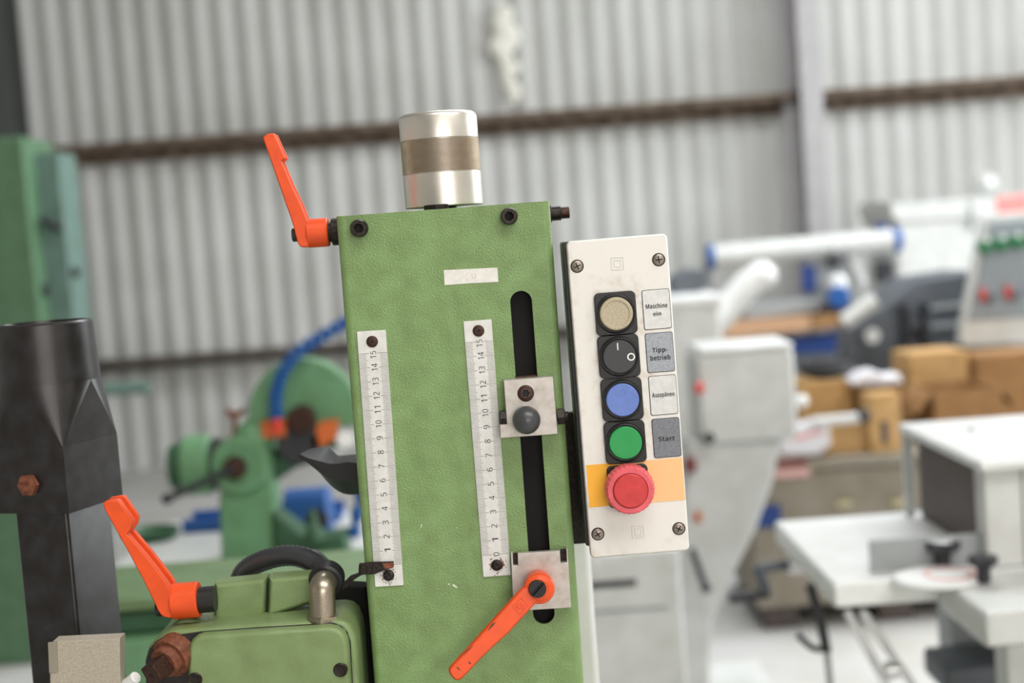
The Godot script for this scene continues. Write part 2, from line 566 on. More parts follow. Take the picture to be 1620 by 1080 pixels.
func build_hall() -> void:
	X = Transform3D.IDENTITY
	var x0 := -5.0
	var x1 := 6.0
	var z0 := -10.0
	var z1 := 7.0
	var top := 5.2
	# corrugated wall behind the machines
	var st := begin()
	var period := 0.172
	var steps := 12
	var n := int((x1 - x0) / period * steps)
	for i in n:
		var p := []
		for k in 2:
			var x := x0 + (x1 - x0) * (i + k) / n
			var a := TAU * x / period
			p.append([Vector3(x, 0, z0 + 0.017 * sin(a)), Vector3(-0.017 * cos(a) * TAU / period, 0, 1).normalized()])
		var up := Vector3(0, top, 0)
		quad4(st, p[0][0], p[1][0], p[1][0] + up, p[0][0] + up, p[0][1], p[1][1], p[1][1], p[0][1])
	rbox(st, Vector3((x0 + x1) / 2, top / 2, z0 - 0.09), Vector3(x1 - x0 + 0.4, top, 0.08), 0.01)
	tag(put(st, "wall_back", m.wall), "pale grey corrugated sheet wall behind the machines", "wall", "", "structure")
	for w in [["wall_left", Vector3(x0 - 0.1, top / 2, (z0 + z1) / 2), Vector3(0.2, top, z1 - z0 + 0.6)], ["wall_right", Vector3(x1 + 0.1, top / 2, (z0 + z1) / 2), Vector3(0.2, top, z1 - z0 + 0.6)], ["wall_front", Vector3((x0 + x1) / 2, top / 2, z1 + 0.1), Vector3(x1 - x0, top, 0.2)]]:
		st = begin()
		rbox(st, w[1], w[2], 0.01)
		tag(put(st, w[0], m.plaster), "plain light grey hall wall", "wall", "", "structure")
	st = begin()
	rbox(st, Vector3((x0 + x1) / 2, -0.1, (z0 + z1) / 2), Vector3(x1 - x0 + 0.6, 0.2, z1 - z0 + 0.6), 0.01)
	tag(put(st, "floor", m.floor), "light grey painted concrete floor", "floor", "", "structure")
	st = begin()
	rbox(st, Vector3((x0 + x1) / 2, top + 0.1, (z0 + z1) / 2), Vector3(x1 - x0 + 0.6, 0.2, z1 - z0 + 0.6), 0.01)
	tag(put(st, "ceiling", m.plaster), "plain pale hall ceiling", "ceiling", "", "structure")
	daylight_panel("window_1", "long frosted roof light over the machines", Vector3(2.2, top - 0.03, 1.4), Vector3.DOWN, 5.0, 2.4, 14.0, Color(1.0, 0.99, 0.97))
	daylight_panel("window_2", "frosted roof light near the corrugated wall", Vector3(2.2, top - 0.03, -5.2), Vector3.DOWN, 5.0, 2.0, 18.0, Color(0.97, 0.99, 1.0))
	daylight_panel("window_3", "wide frosted window in the end wall", Vector3(2.4, 2.6, z1 - 0.06), Vector3.FORWARD, 5.0, 2.6, 12.0, Color(1.0, 0.98, 0.95))
	daylight_panel("window_4", "frosted window band in the side wall", Vector3(x1 - 0.06, 2.9, -5.6), Vector3.LEFT, 5.0, 1.8, 18.0, Color(0.97, 0.99, 1.0))

	# steel stanchions
	var c := deep(1287, 200, 9.6)
	var o := thing("trim_1", "grey steel stanchion standing before the corrugated wall", "column", Vector3(c.x, 0, c.z))
	o.set_meta("kind", "structure")
	X = Transform3D.IDENTITY
	st = begin(); rbox(st, Vector3(0.0, top / 2, 0.0), Vector3(0.15, top, 0.012), 0.004); put(st, "front_flange", m.steel_column, o)
	st = begin(); rbox(st, Vector3(-0.035, top / 2, -0.12), Vector3(0.012, top, 0.24), 0.003); put(st, "web", m.steel_column, o)
	st = begin(); rbox(st, Vector3(-0.05, top / 2, -0.25), Vector3(0.2, top, 0.012), 0.004); put(st, "rear_flange", m.steel_column, o)
	c = deep(0, 110, 9.2)
	o = thing("trim_2", "dark steel stanchion in the corner of the hall", "column", Vector3(c.x - 0.06, 0, c.z))
	o.set_meta("kind", "structure")
	X = Transform3D.IDENTITY
	st = begin(); rbox(st, Vector3(0, top / 2, 0), Vector3(0.26, top, 0.012), 0.004); put(st, "front_flange", m.dark_column, o)
	st = begin(); rbox(st, Vector3(0, top / 2, -0.12), Vector3(0.012, top, 0.24), 0.003); put(st, "web", m.dark_column, o)
	st = begin(); rbox(st, Vector3(0, top / 2, -0.25), Vector3(0.26, top, 0.012), 0.004); put(st, "rear_flange", m.dark_column, o)

	# wall rails: a lipped channel, its upper lip in front of the recessed web
	X = Transform3D.IDENTITY
	var yl := deep(600, 207, 9.9).y
	var xl := deep(92, 250, 9.9).x
	girt("trim_3", "long rusty brown wall rail at stanchion height", xl, x1, yl, 0.088, m.girt)
	girt("trim_4", "lower grey wall rail behind the green grinder", x0, x1, deep(340, 563, 9.9).y, 0.058, m.girt_grey)

	# foam run down one corrugation
	st = begin()
	var rng := RandomNumberGenerator.new()
	rng.seed = 9
	for i in 26:
		var py := 18.0 + i * 5.6
		var p := deep(790 + (py - 18) * 0.16 + rng.randf_range(-8, 8), py, 9.93)
		ball(st, p, rng.randf_range(0.035, 0.075) * (1.2 if i < 12 else 0.75), 10, 0.5)
	tag(put(st, "foam_patch", m.foam), "lumpy off-white foam run stuck on the corrugated wall above the rail", "foam")

func girt(called: String, label: String, xa: float, xb: float, y: float, h: float, material: Material) -> void:
	var z := -9.975
	var xm := (xa + xb) / 2
	var o := thing(called, label, "rail", Vector3(xm, y, z))
	o.set_meta("kind", "structure")
	X = Transform3D.IDENTITY
	var st := begin()
	rbox(st, Vector3(0, -h * 0.5, 0.03), Vector3(xb - xa, h, 0.012), 0.003)
	put(st, "web", material, o)
	st = begin()
	rbox(st, Vector3(0, h * 0.25, 0.13), Vector3(xb - xa, h * 0.55, 0.21), 0.006)
	put(st, "upper_batten", material, o)


# ================================================================ the green machine
var mach: Node3D

func socket_screw(parent: Node, at: Vector3, dir: Vector3, r: float, l: float, material: Material, called := "socket_screw") -> void:
	var st := begin()
	var t := Transform3D(frame_along(dir), at)
	lathe(st, [Vector2(r, -0.001), Vector2(r, l * 0.8), Vector2(r * 0.88, l), Vector2(r * 0.52, l)], 24, t)
	var o := put(st, called, material, parent)
	st = begin()
	lathe(st, [Vector2(r * 0.52, l), Vector2(r * 0.52, l * 0.3), Vector2(0, l * 0.3)], 6, t, true)
	put(st, "hex_socket", m.hole, o if parent == mach else parent)

func nut(st: SurfaceTool, at: Vector3, dir: Vector3, r: float, l: float) -> void:
	lathe(st, [Vector2(0, 0), Vector2(r, 0), Vector2(r, l * 0.9), Vector2(r * 0.88, l), Vector2(0, l)], 6, Transform3D(frame_along(dir), at), true)

func build_machine() -> void:
	X = Transform3D.IDENTITY
	mach = Node3D.new()
	mach.name = "slot_mortising_machine"
	add_child(mach)
	mach.transform = machine_at
	tag(mach, "green machine column with two steel scales, orange clamp levers and push-button control box", "machine")
	build_cover()
	build_knob()
	build_scales()
	build_stops()
	build_levers()
	build_control_box()
	build_spindle_head()

func build_cover() -> void:
	var xl := -0.1165
	var xr := 0.0335
	var yt := 0.0962
	var yb := -0.56
	var r := 0.0055
	var dz := 0.17
	var s0 := P(823.8, 477.2)
	var s1 := P(861.0, 970.0)
	var rs := 17.2 / FOCAL
	var sx := (s0.x + s1.x) / 2
	var st := begin()
	# front face in two halves round the slot
	var left := PackedVector2Array([Vector2(xl + r, yb), Vector2(sx, yb)])
	var right := PackedVector2Array([Vector2(xr - r, yb), Vector2(xr - r, yt), Vector2(sx, yt)])
	var edge_l := PackedVector2Array()
	var edge_r := PackedVector2Array()
	for i in 17:
		var a := -PI / 2 - PI / 2 * i / 16.0
		edge_l.append(Vector2(sx, s1.y) + Vector2(cos(a), sin(a)) * rs)
	for i in 17:
		var a := PI - PI / 2 * i / 16.0
		edge_l.append(Vector2(sx, s0.y) + Vector2(cos(a), sin(a)) * rs)
	for q in edge_l:
		edge_r.append(Vector2(2 * sx - q.x, q.y))
	left.append_array(edge_l)
	left.append_array(PackedVector2Array([Vector2(sx, yt), Vector2(xl + r, yt)]))
	var rr := edge_r.duplicate()
	rr.reverse()
	right.append_array(rr)
	right.append(Vector2(sx, yb))
	cap(st, clean(left), 0.0, Vector3.BACK)
	cap(st, clean(right), 0.0, Vector3.BACK)
	for e in [edge_l, edge_r]:                         # cut edge of the sheet
		for i in e.size() - 1:
			var mid: Vector2 = (e[i] + e[i + 1]) / 2
			var cy: float = clampf(mid.y, s1.y, s0.y)
			var nn: Vector2 = (Vector2(sx, cy) - mid).normalized()
			var n3 := Vector3(nn.x, nn.y, 0)
			quad(st, Vector3(e[i].x, e[i].y, 0), Vector3(e[i + 1].x, e[i + 1].y, 0), Vector3(e[i + 1].x, e[i + 1].y, -0.003), Vector3(e[i].x, e[i].y, -0.003), n3)
	for s in [-1, 1]:                                  # bent long edges and sides
		var xe := xl if s < 0 else xr
		for i in 6:
			var a := PI / 2 * i / 6.0
			var b := PI / 2 * (i + 1) / 6.0
			var c := Vector3(xe - s * r, 0, -r)
			var na := Vector3(sin(a) * s, 0, cos(a))
			var nb := Vector3(sin(b) * s, 0, cos(b))
			quad4(st, c + na * r + Vector3(0, yb, 0), c + nb * r + Vector3(0, yb, 0), c + nb * r + Vector3(0, yt, 0), c + na * r + Vector3(0, yt, 0), na, nb, nb, na)
		quad(st, Vector3(xe, yb, -r), Vector3(xe, yb, -dz), Vector3(xe, yt, -dz), Vector3(xe, yt, -r), Vector3(s, 0, 0))
	var lid := round_rect((xl + xr) / 2, dz / 2, xr - xl - 0.001, dz - 0.001, r, 4)
	var keep := X
	X = Transform3D(Basis(Vector3.RIGHT, -PI / 2), Vector3(0, yt - 0.0045, 0))
	prism(st, lid, 0.0, 0.004, 0.0006)
	X = keep
	quad(st, Vector3(xl, yb, -dz), Vector3(xr, yb, -dz), Vector3(xr, yt, -dz), Vector3(xl, yt, -dz), Vector3.FORWARD)
	put(st, "column_cover", m.green, mach)
	# black slide behind the slot
	st = begin()
	rbox(st, Vector3(sx, (s0.y + s1.y) / 2, -0.012), Vector3(0.032, s0.y - s1.y + 0.05, 0.006), 0.001)
	tag(put(st, "slide_rail", m.black_void, mach), "black slide behind the slot", "")
	# pale rear casting beside the column and the pedestal below
	st = begin()
	var a := P(905, 868, -0.12)
	var b := P(939, 866, -0.12)
	rbox(st, Vector3((a.x + b.x) / 2 - 0.04, (a.y + b.y) / 2 - 0.30, -0.235), Vector3(b.x - a.x + 0.08, 0.6, 0.12), 0.006)
	tag(put(st, "rear_casting", m.light_grey, mach), "pale grey casting", "")
	st = begin()
	var floor_y := -machine_at.origin.y
	rbox(st, Vector3(-0.03, (yb + floor_y) / 2, -0.16), Vector3(0.30, yb - floor_y, 0.5), 0.012)
	put(st, "pedestal", m.green, mach)
	# sticker with a faint pencil mark
	st = begin()
	var o1 := px_outline([[162, 232], [1308, 178], [1328, 482], [690, 515], [680, 530], [668, 516], [180, 552]], 0.0, 690, 410, 13.5, machine_at)
	prism(st, o1, 0.0, 0.0003, 0.0001, 0.0)
	var stick := put(st, "paper_sticker", m.sticker, mach)
	stick.set_meta("label", "blank white paper sticker with a faint pencil mark")
	var c := P(690 + 745 / 13.5, 410 + 365 / 13.5)
	lettering(": u", "lettering", m.pencil, stick, Transform3D(Basis.IDENTITY, Vector3(c.x, c.y, 0.0003)), 0.0068)
	# screws at the top and the bolt through the side
	for q in [[569, 361, 14.0], [805.5, 342, 13.6]]:
		var p := P(q[0], q[1])
		socket_screw(mach, p, Vector3.BACK, q[2] / FOCAL, 0.0075, m.dark_steel)
	st = begin()
	var p := P(872, 338, -0.03)
	var rr0 := Vector3(0.0335, p.y, -0.03)
	rod(st, rr0, rr0 + Vector3(0.0015, 0, 0), 0.0062, 24)
	rod(st, rr0, rr0 + Vector3(0.0085, 0, 0), 0.0052, 24)
	var bolt := put(st, "side_bolt", m.dark_steel, mach)
	st = begin()
	rod(st, rr0 + Vector3(0.0085, 0, 0), rr0 + Vector3(0.0145, 0, 0), 0.0042, 24)
	put(st, "bolt_end", m.brown_screw, bolt)
	# paint chips
	st = begin()
	for ch in [[[376, 345], [379, 327], [383, 325], [380, 342]], [[506, 609], [512, 608], [516, 617], [511, 615]], [[526, 613], [534, 612], [551, 626], [546, 629], [530, 620]], [[545, 343], [550, 342], [550, 347]]]:
		prism(st, px_outline(ch, 0.0, 540, 720, 3.0, machine_at), 0.0, 0.0002, 0.0, 0.0)
	put(st, "paint_chips", m.chip, mach)

func build_knob() -> void:
	var w := -0.048
	var bl := P(641.7, 331.5, w)
	var br := P(764.5, 322, w)
	var tl := P(630, 186, w)
	var r := (br.x - bl.x) / 2
	var c := Vector3((bl.x + br.x) / 2, (bl.y + br.y) / 2, w)
	var h := tl.y - bl.y + 0.0006
	var up := Transform3D(Basis(Vector3.RIGHT, -PI / 2), c)     # z of the lathe runs up
	var k0 := h * 0.362
	var k1 := h * 0.715
	var st := begin()
	lathe(st, [Vector2(0, 0), Vector2(r - 0.0006, 0), Vector2(r, 0.0006), Vector2(r, k0 - 0.0004), Vector2(r - 0.0004, k0), Vector2(r - 0.0008, k0), Vector2(r - 0.0008, k1), Vector2(r - 0.0004, k1), Vector2(r, k1 + 0.0004), Vector2(r, h - 0.0032), Vector2(r - 0.0008, h - 0.0014), Vector2(r - 0.0028, h), Vector2(0, h)], 96, up)
	var o := put(st, "adjusting_knob", m.satin, mach)
	o.set_meta("label", "turned steel adjusting knob with a knurled band")
	# diamond knurl: grooves cut along two crossing helices
	st = begin()
	var nu := 368
	var nv := 52
	var cut := 0.0010
	var grid := []
	for i in nu + 1:
		var col := []
		for j in nv + 1:
			var a := float(i) / 4.0
			var b := float(j) / 4.0
			var g1 := absf(fposmod(a + b, 1.0) - 0.5) * 2.0
			var g2 := absf(fposmod(a - b, 1.0) - 0.5) * 2.0
			var rad := r - cut * (1.0 - minf(1.0, minf(1.0 - g1, 1.0 - g2) * 2.2))
			var u := TAU * i / nu
			col.append(Vector3(cos(u) * rad, sin(u) * rad, k0 + 0.0003 + (k1 - k0 - 0.0006) * j / nv))
		grid.append(col)
	X = up
	for i in nu:
		var u := TAU * (i + 0.5) / nu
		var out := Vector3(cos(u), sin(u), 0)
		for j in nv:
			tri_flat(st, grid[i][j], grid[i + 1][j], grid[i + 1][j + 1], out)
			tri_flat(st, grid[i][j], grid[i + 1][j + 1], grid[i][j + 1], out)
	X = Transform3D.IDENTITY
	put(st, "knurled_band", m.knurl, o)
	st = begin()
	rod(st, c + Vector3(0, -0.012, 0), c + Vector3(0, 0.002, 0), 0.009, 24)
	put(st, "spindle", m.dark_steel, o)
	st = begin()
	var n := P(690, 322, -0.012)
	nut(st, Vector3(n.x, 0.0955, -0.012), Vector3.UP, 0.0098, 0.0042)
	put(st, "lock_nut", m.dark_steel, mach)

func build_scales() -> void:
	for s in [{"t": [[565, 524], [610, 521.8]], "b": [[593.3, 927.3], [639, 925]], "k15": 557.9, "k0": 892.0, "scr": [[589, 540], [615, 909]], "zero": false}, {"t": [[732.8, 508], [777.6, 505]], "b": [[765, 911.7], [808.3, 909]], "k15": 539.8, "k0": 875.7, "scr": [[757, 523], [786, 893]], "zero": true}]:
		var a := P(s.t[0][0], s.t[0][1])
		var b := P(s.t[1][0], s.t[1][1])
		var c := P(s.b[0][0], s.b[0][1])
		var d := P(s.b[1][0], s.b[1][1])
		var top := (a + b) / 2
		var bot := (c + d) / 2
		var axis := top - bot
		var l := axis.length()
		var wd := (a.distance_to(b) + c.distance_to(d)) / 2
		var turn := atan2(-axis.x, axis.y)
		var t := Transform3D(Basis(Vector3.BACK, turn), (top + bot) / 2)
		var thick := 0.0012
		X = t
		var st := begin()
		prism(st, round_rect(0, 0, wd, l, 0.0004, 2), 0.0, thick, 0.0002, 0.0)
		var o := put(st, "scale", m.ruler, mach)
		o.set_meta("label", "white steel scale in centimetres with a zero numeral" if s.zero else "white steel scale in centimetres with the rusty pointer on it")
		# local y of the 0 and 15 marks
		var f0: float = (s.k0 - (s.t[0][1] + s.t[1][1]) / 2.0) / ((s.b[0][1] + s.b[1][1]) / 2.0 - (s.t[0][1] + s.t[1][1]) / 2.0)
		var f15: float = (s.k15 - (s.t[0][1] + s.t[1][1]) / 2.0) / ((s.b[0][1] + s.b[1][1]) / 2.0 - (s.t[0][1] + s.t[1][1]) / 2.0)
		var y0 := l / 2 - f0 * l
		var y15 := l / 2 - f15 * l
		st = begin()
		for k in 151:
			var y := lerpf(y0, y15, k / 150.0)
			var len := 0.0052
			var hw := 0.00011
			if k % 10 == 0:
				len = 0.0074; hw = 0.00014
			elif k % 5 == 0:
				len = 0.0062
			for e in [-1, 1]:
				var xa: float = e * (wd / 2 - 0.0002)
				var xb: float = e * (wd / 2 - len * (1.0 if e < 0 or k % 5 else 0.9))
				quad(st, Vector3(xa, y - hw, thick + 0.00004), Vector3(xb, y - hw, thick + 0.00004), Vector3(xb, y + hw, thick + 0.00004), Vector3(xa, y + hw, thick + 0.00004), Vector3.BACK)
		put(st, "tick_marks", m.tick, o)
		for k in range(0 if s.zero else 1, 16):
			var y := lerpf(y0, y15, k / 15.0) - (0.0010 if k == 15 else -0.0002)
			lettering(str(k), "numeral", m.ink, o, t * Transform3D(Basis(Vector3.BACK, PI / 2), Vector3(0.0006 if k < 15 else 0.0002, y, thick + 0.00003)), 0.0027 if k < 10 else 0.0052, 0.0043)
		X = Transform3D.IDENTITY
		for q in 2:
			var p := P(s.scr[q][0], s.scr[q][1])
			p.z = thick
			st = begin()
			lathe(st, [Vector2(0.0042, -0.0008), Vector2(0.0041, 0.0005), Vector2(0.0036, 0.0009), Vector2(0.0014, 0.0009)], 24, Transform3D(Basis.IDENTITY, p))
			put(st, "screw", m.brown_screw if q == 0 else m.dark_steel, o)
			st = begin()
			lathe(st, [Vector2(0.0014, 0.0009), Vector2(0.0014, 0.0002), Vector2(0, 0.0002)], 6, Transform3D(Basis.IDENTITY, p), true)
			put(st, "hex_socket", m.hole, o)
			if q == 1:                                  # rust spots round the lower screw
				st = begin()
				var rng := RandomNumberGenerator.new()
				rng.seed = 5 + int(s.zero)
				for i in 34:
					var an := rng.randf() * TAU
					var rad := 0.0042 + absf(rng.randfn(0.0, 0.0016))
					var cc := Vector2(p.x, p.y) + Vector2(cos(an), sin(an)) * rad
					if absf(cc.x - p.x) < wd / 2 - 0.001:
						prism(st, circle(cc.x, cc.y, rng.randf_range(0.0002, 0.0007), 6), thick, thick + 0.00005 + 0.00001 * i / 34.0, 0.0, 0.0)
				put(st, "rust_spots", m.rust if s.zero else m.taupe, o)
	# rusty pointer riding on the first scale
	var st := begin()
	prism(st, px_outline([[84, 514], [150, 508], [248, 505], [248, 532], [180, 556], [158, 566], [92, 568]], 0.004, 540, 720, 3.0, machine_at), 0.0016, 0.0036, 0.0004)
	var q := put(st, "scale_pointer", m.dark_steel, mach)
	st = begin()
	prism(st, px_outline([[84, 518], [100, 516], [102, 566], [92, 568], [60, 590], [10, 640], [0, 620], [40, 575], [82, 560]], -0.02, 540, 720, 3.0, machine_at), -0.024, -0.018, 0.0005)
	put(st, "arm", m.dark_steel, q)
	st = begin()
	prism(st, px_outline([[196, 514], [247, 508], [247, 530], [205, 540]], 0.004, 540, 720, 3.0, machine_at), 0.0036, 0.0038, 0.0, 0.0)
	put(st, "rust_patch", m.rust, q)

func build_stops() -> void:
	# upper stop: plate with a tongue reaching to the scale
	var zf := 0.011
	var st := begin()
	prism(st, px_outline([[138, 180], [790, 128], [852, 885], [97, 940], [85, 762], [182, 756]], zf, 780, 580, 8.307, machine_at), 0.0005, zf, 0.0005)
	var o := put(st, "stop_block", m.plate_steel, mach)
	o.set_meta("label", "steel stop block with a black ball knob")
	var sp := P(780 + 430 / 8.307, 580 + 348 / 8.307, zf)
	st = begin()
	lathe(st, [Vector2(0.0058, -0.001), Vector2(0.0058, 0.0006), Vector2(0.0050, 0.0012), Vector2(0.0029, 0.0012)], 28, Transform3D(Basis.IDENTITY, sp))
	put(st, "socket_screw", m.brown_screw, o)
	st = begin()
	lathe(st, [Vector2(0.0029, 0.0012), Vector2(0.0029, 0.0001), Vector2(0, 0.0001)], 6, Transform3D(Basis.IDENTITY, sp), true)
	put(st, "hex_socket", m.hole, o)
	var bp := P(780 + 440 / 8.307, 580 + 702 / 8.307, zf + 0.01)
	st = begin()
	ball(st, bp, 0.0098, 40)
	rod(st, Vector3(bp.x, bp.y, zf - 0.001), Vector3(bp.x, bp.y, zf + 0.004), 0.0045, 24)
	put(st, "ball_knob", m.gunmetal, o)
	st = begin()
	var n1 := P(780 + 845 / 8.307, 580 + 655 / 8.307, 0.0055)
	nut(st, n1, Vector3.RIGHT, 0.0060, 0.0055)
	rod(st, n1, n1 + Vector3(0.0075, 0, 0), 0.0033, 16)
	put(st, "hex_bolt", m.dark_steel, o)
	st = begin()
	var n2 := P(780 + 175 / 8.307, 580 + 665 / 8.307, 0.0055)
	nut(st, n2, Vector3.LEFT, 0.0054, 0.0046)
	put(st, "hex_bolt", m.dark_steel, o)
	st = begin()
	prism(st, px_outline([[292, 128], [568, 104], [575, 200], [300, 220]], 0.0, 780, 580, 8.307, machine_at), -0.006, 0.0015, 0.0003)
	put(st, "slide_block", m.brown_screw, o)
	# lower stop: plate with two open notches
	zf = 0.008
	st = begin()
	prism(st, px_outline([[553, 112], [570, 110], [573, 206], [607, 208], [605, 118], [920, 98], [926, 188], [970, 184], [966, 80], [977, 78], [1003, 521], [575, 548]], zf, 690, 850, 4.696, machine_at), 0.003, zf, 0.0004)
	var o2 := put(st, "stop_plate", m.plate_steel, mach)
	o2.set_meta("label", "notched steel plate under the clamp lever")
	st = begin()
	prism(st, px_outline([[558, 118], [970, 86], [994, 514], [580, 540]], 0.002, 690, 850, 4.696, machine_at), 0.0004, 0.003, 0.0002)
	put(st, "backing_plate", m.dark_steel, o2)

# orange clamp lever seen from the side: two full cheeks with a narrower web between them
func side_lever(cheek: Array, web: Array, ox: float, oy: float, s: float, w: float, half: float, hub: Array, cap_: Array, collar: Array, label: String, parent: Node = null) -> void:
	var host: Node = parent if parent else mach
	var st := begin()
	prism(st, px_outline(cheek, w + half, ox, oy, s, machine_at), w + half * 0.38, w + half, 0.0010, 0.0)
	prism(st, px_outline(cheek, w + half, ox, oy, s, machine_at), w - half, w - half * 0.38, 0.0, 0.0010)
	prism(st, px_outline(web, w + half, ox, oy, s, machine_at), w - half * 0.38, w + half * 0.38, 0.0, 0.0)
	var a := P(ox + hub[0] / s, oy + hub[1] / s, w)
	var b := P(ox + hub[2] / s, oy + hub[3] / s, w)
	rod(st, a, b, hub[4] / s / FOCAL * (1.0 - w), 40, 0.0008)
	var o := put(st, "clamp_lever", m.orange, host)
	if parent == null:
		o.set_meta("label", label)
	st = begin()
	a = P(ox + cap_[0] / s, oy + cap_[1] / s, w)
	b = P(ox + cap_[2] / s, oy + cap_[3] / s, w)
	rod(st, a, b, cap_[4] / s / FOCAL * (1.0 - w), 24, 0.0006)
	put(st, "lever_screw", m.black_plastic, o if parent == null else host)
	st = begin()
	a = P(ox + collar[0] / s, oy + collar[1] / s, w)
	b = P(ox + collar[2] / s, oy + collar[3] / s, w)
	rod(st, a, b, collar[4] / s / FOCAL * (1.0 - w), 28, 0.0003)
	put(st, "collar", m.black_plastic if parent else m.dark_steel, o if parent == null else host)

func build_levers() -> void:
	# top lever, clamping through the side of the column
	side_lever([[76, 136], [84, 126], [108, 108], [124, 104], [158, 101], [167, 106], [248, 286], [250, 294], [222, 318], [306, 516], [386, 686], [414, 760], [428, 784], [432, 985], [400, 988], [372, 984], [358, 972], [345, 945], [330, 890], [316, 830], [290, 750]],
		[[88, 145], [110, 122], [130, 120], [205, 270], [236, 292], [208, 316], [185, 322], [262, 516], [338, 700], [375, 790], [420, 800], [425, 970], [375, 970], [345, 920], [310, 800]],
		400, 190, 4.906, -0.035, 0.0085, [425, 880, 590, 868, 111], [306, 893, 345, 890, 52], [575, 870, 626, 868, 76], "orange clamp lever pointing up beside the column top")
	var lev := mach.get_node("clamp_lever")
	var st := begin()
	var a := P(400 + 615 / 4.906, 190 + 868 / 4.906, -0.035)
	rod(st, Vector3(a.x, a.y, a.z), Vector3(-0.1165, a.y, a.z), 0.0098, 36, 0.0004)
	put(st, "washer", m.dark_steel, lev)
	# front lever, seen end on, its arm running down and outwards
	st = begin()
	var s := 4.696
	var hub := P(690 + 765 / s, 850 + 370 / s, 0.024)
	var hr := 117.0 / s / FOCAL * 0.976
	lathe(st, [Vector2(hr * 0.82, -0.016), Vector2(hr * 0.9, -0.002), Vector2(hr, 0.0), Vector2(hr, 0.004), Vector2(hr * 0.93, 0.0056), Vector2(hr * 0.75, 0.0060), Vector2(hr * 0.66, 0.0072), Vector2(0, 0.0072)], 48, Transform3D(Basis.IDENTITY, hub))
	var out := px_outline([[640, 380], [560, 462], [440, 588], [330, 705], [220, 822], [120, 925], [96, 952], [91, 970], [96, 990], [116, 1020], [138, 1038], [160, 1041], [182, 1034], [218, 1000], [320, 895], [430, 795], [540, 700], [640, 595], [752, 478], [800, 430], [760, 330]], 0.031, 690, 850, s, machine_at)
	var far := P(690 + 140 / s, 850 + 1000 / s, 0.031)
	var dir := Vector3(far.x - hub.x, far.y - hub.y, 0).normalized()
	var lean := Basis(dir.cross(Vector3.BACK).normalized(), deg_to_rad(7.0))
	X = Transform3D(Basis.IDENTITY, Vector3(hub.x, hub.y, 0.027)) * Transform3D(lean, Vector3.ZERO)
	var moved := PackedVector2Array()
	for q in out:
		moved.append(q - Vector2(hub.x, hub.y))
	prism(st, moved, -0.0045, 0.0028, 0.0016)
	var o := put(st, "clamp_lever", m.orange, mach)
	o.set_meta("label", "orange clamp lever on the front with scuff marks and a moulded emblem")
	# scuffs and the moulded emblem, on the arm's face
	st = begin()
	for sc in [[[374, 690], [395, 655], [412, 634], [440, 622], [428, 640], [400, 668]], [[196, 856], [230, 820], [270, 790], [262, 802], [236, 826]], [[140, 940], [160, 945], [182, 970], [165, 962]], [[232, 905], [246, 905], [256, 920], [243, 924]]]:
		var pts := PackedVector2Array()
		for q in px_outline(sc, 0.031, 690, 850, s, machine_at):
			pts.append(q - Vector2(hub.x, hub.y))
		prism(st, pts, 0.0027, 0.0029, 0.0, 0.0)
	put(st, "scuff_marks", m.scuff, o)
	st = begin()
	var sq := [[565, 512], [627, 449], [681, 508], [622, 571]]
	for i in 4:
		var q := [sq[i], sq[(i + 1) % 4]]
		var e := px_outline(q, 0.031, 690, 850, s, machine_at)
		bar(st, Vector3(e[0].x - hub.x, e[0].y - hub.y, 0.0029), Vector3(e[1].x - hub.x, e[1].y - hub.y, 0.0029), 0.0005, 0.0005, 0.0001)
	for q in [[[590, 520], [650, 525]], [[622, 480], [640, 535]], [[640, 500], [655, 512]], [[600, 500], [605, 528]], [[588, 512], [612, 490]]]:
		var e := px_outline(q, 0.031, 690, 850, s, machine_at)
		bar(st, Vector3(e[0].x - hub.x, e[0].y - hub.y, 0.0029), Vector3(e[1].x - hub.x, e[1].y - hub.y, 0.0029), 0.0006, 0.0005, 0.0001)
	put(st, "emblem", m.orange, o)
	X = Transform3D.IDENTITY
	st = begin()
	var sc := P(690 + 752 / s, 850 + 381 / s, 0.032)
	var sr := 67.0 / s / FOCAL * 0.968
	var t := Transform3D(Basis(Vector3.BACK, deg_to_rad(45)), sc)
	for e in [-1, 1]:                                   # two halves of the head leave the slot open
		X = t
		var half := PackedVector2Array()
		for i in 25:
			var an := PI * i / 24.0
			half.append(Vector2(cos(an) * sr, maxf(sin(an) * sr, 0.0005)) * Vector2(1, e))
		prism(st, half, -0.002, 0.0014, 0.0005)
	prism(st, circle(0, 0, sr * 0.98, 32), -0.003, 0.0002, 0.0)
	X = Transform3D.IDENTITY
	put(st, "lever_screw", m.black_plastic, o)

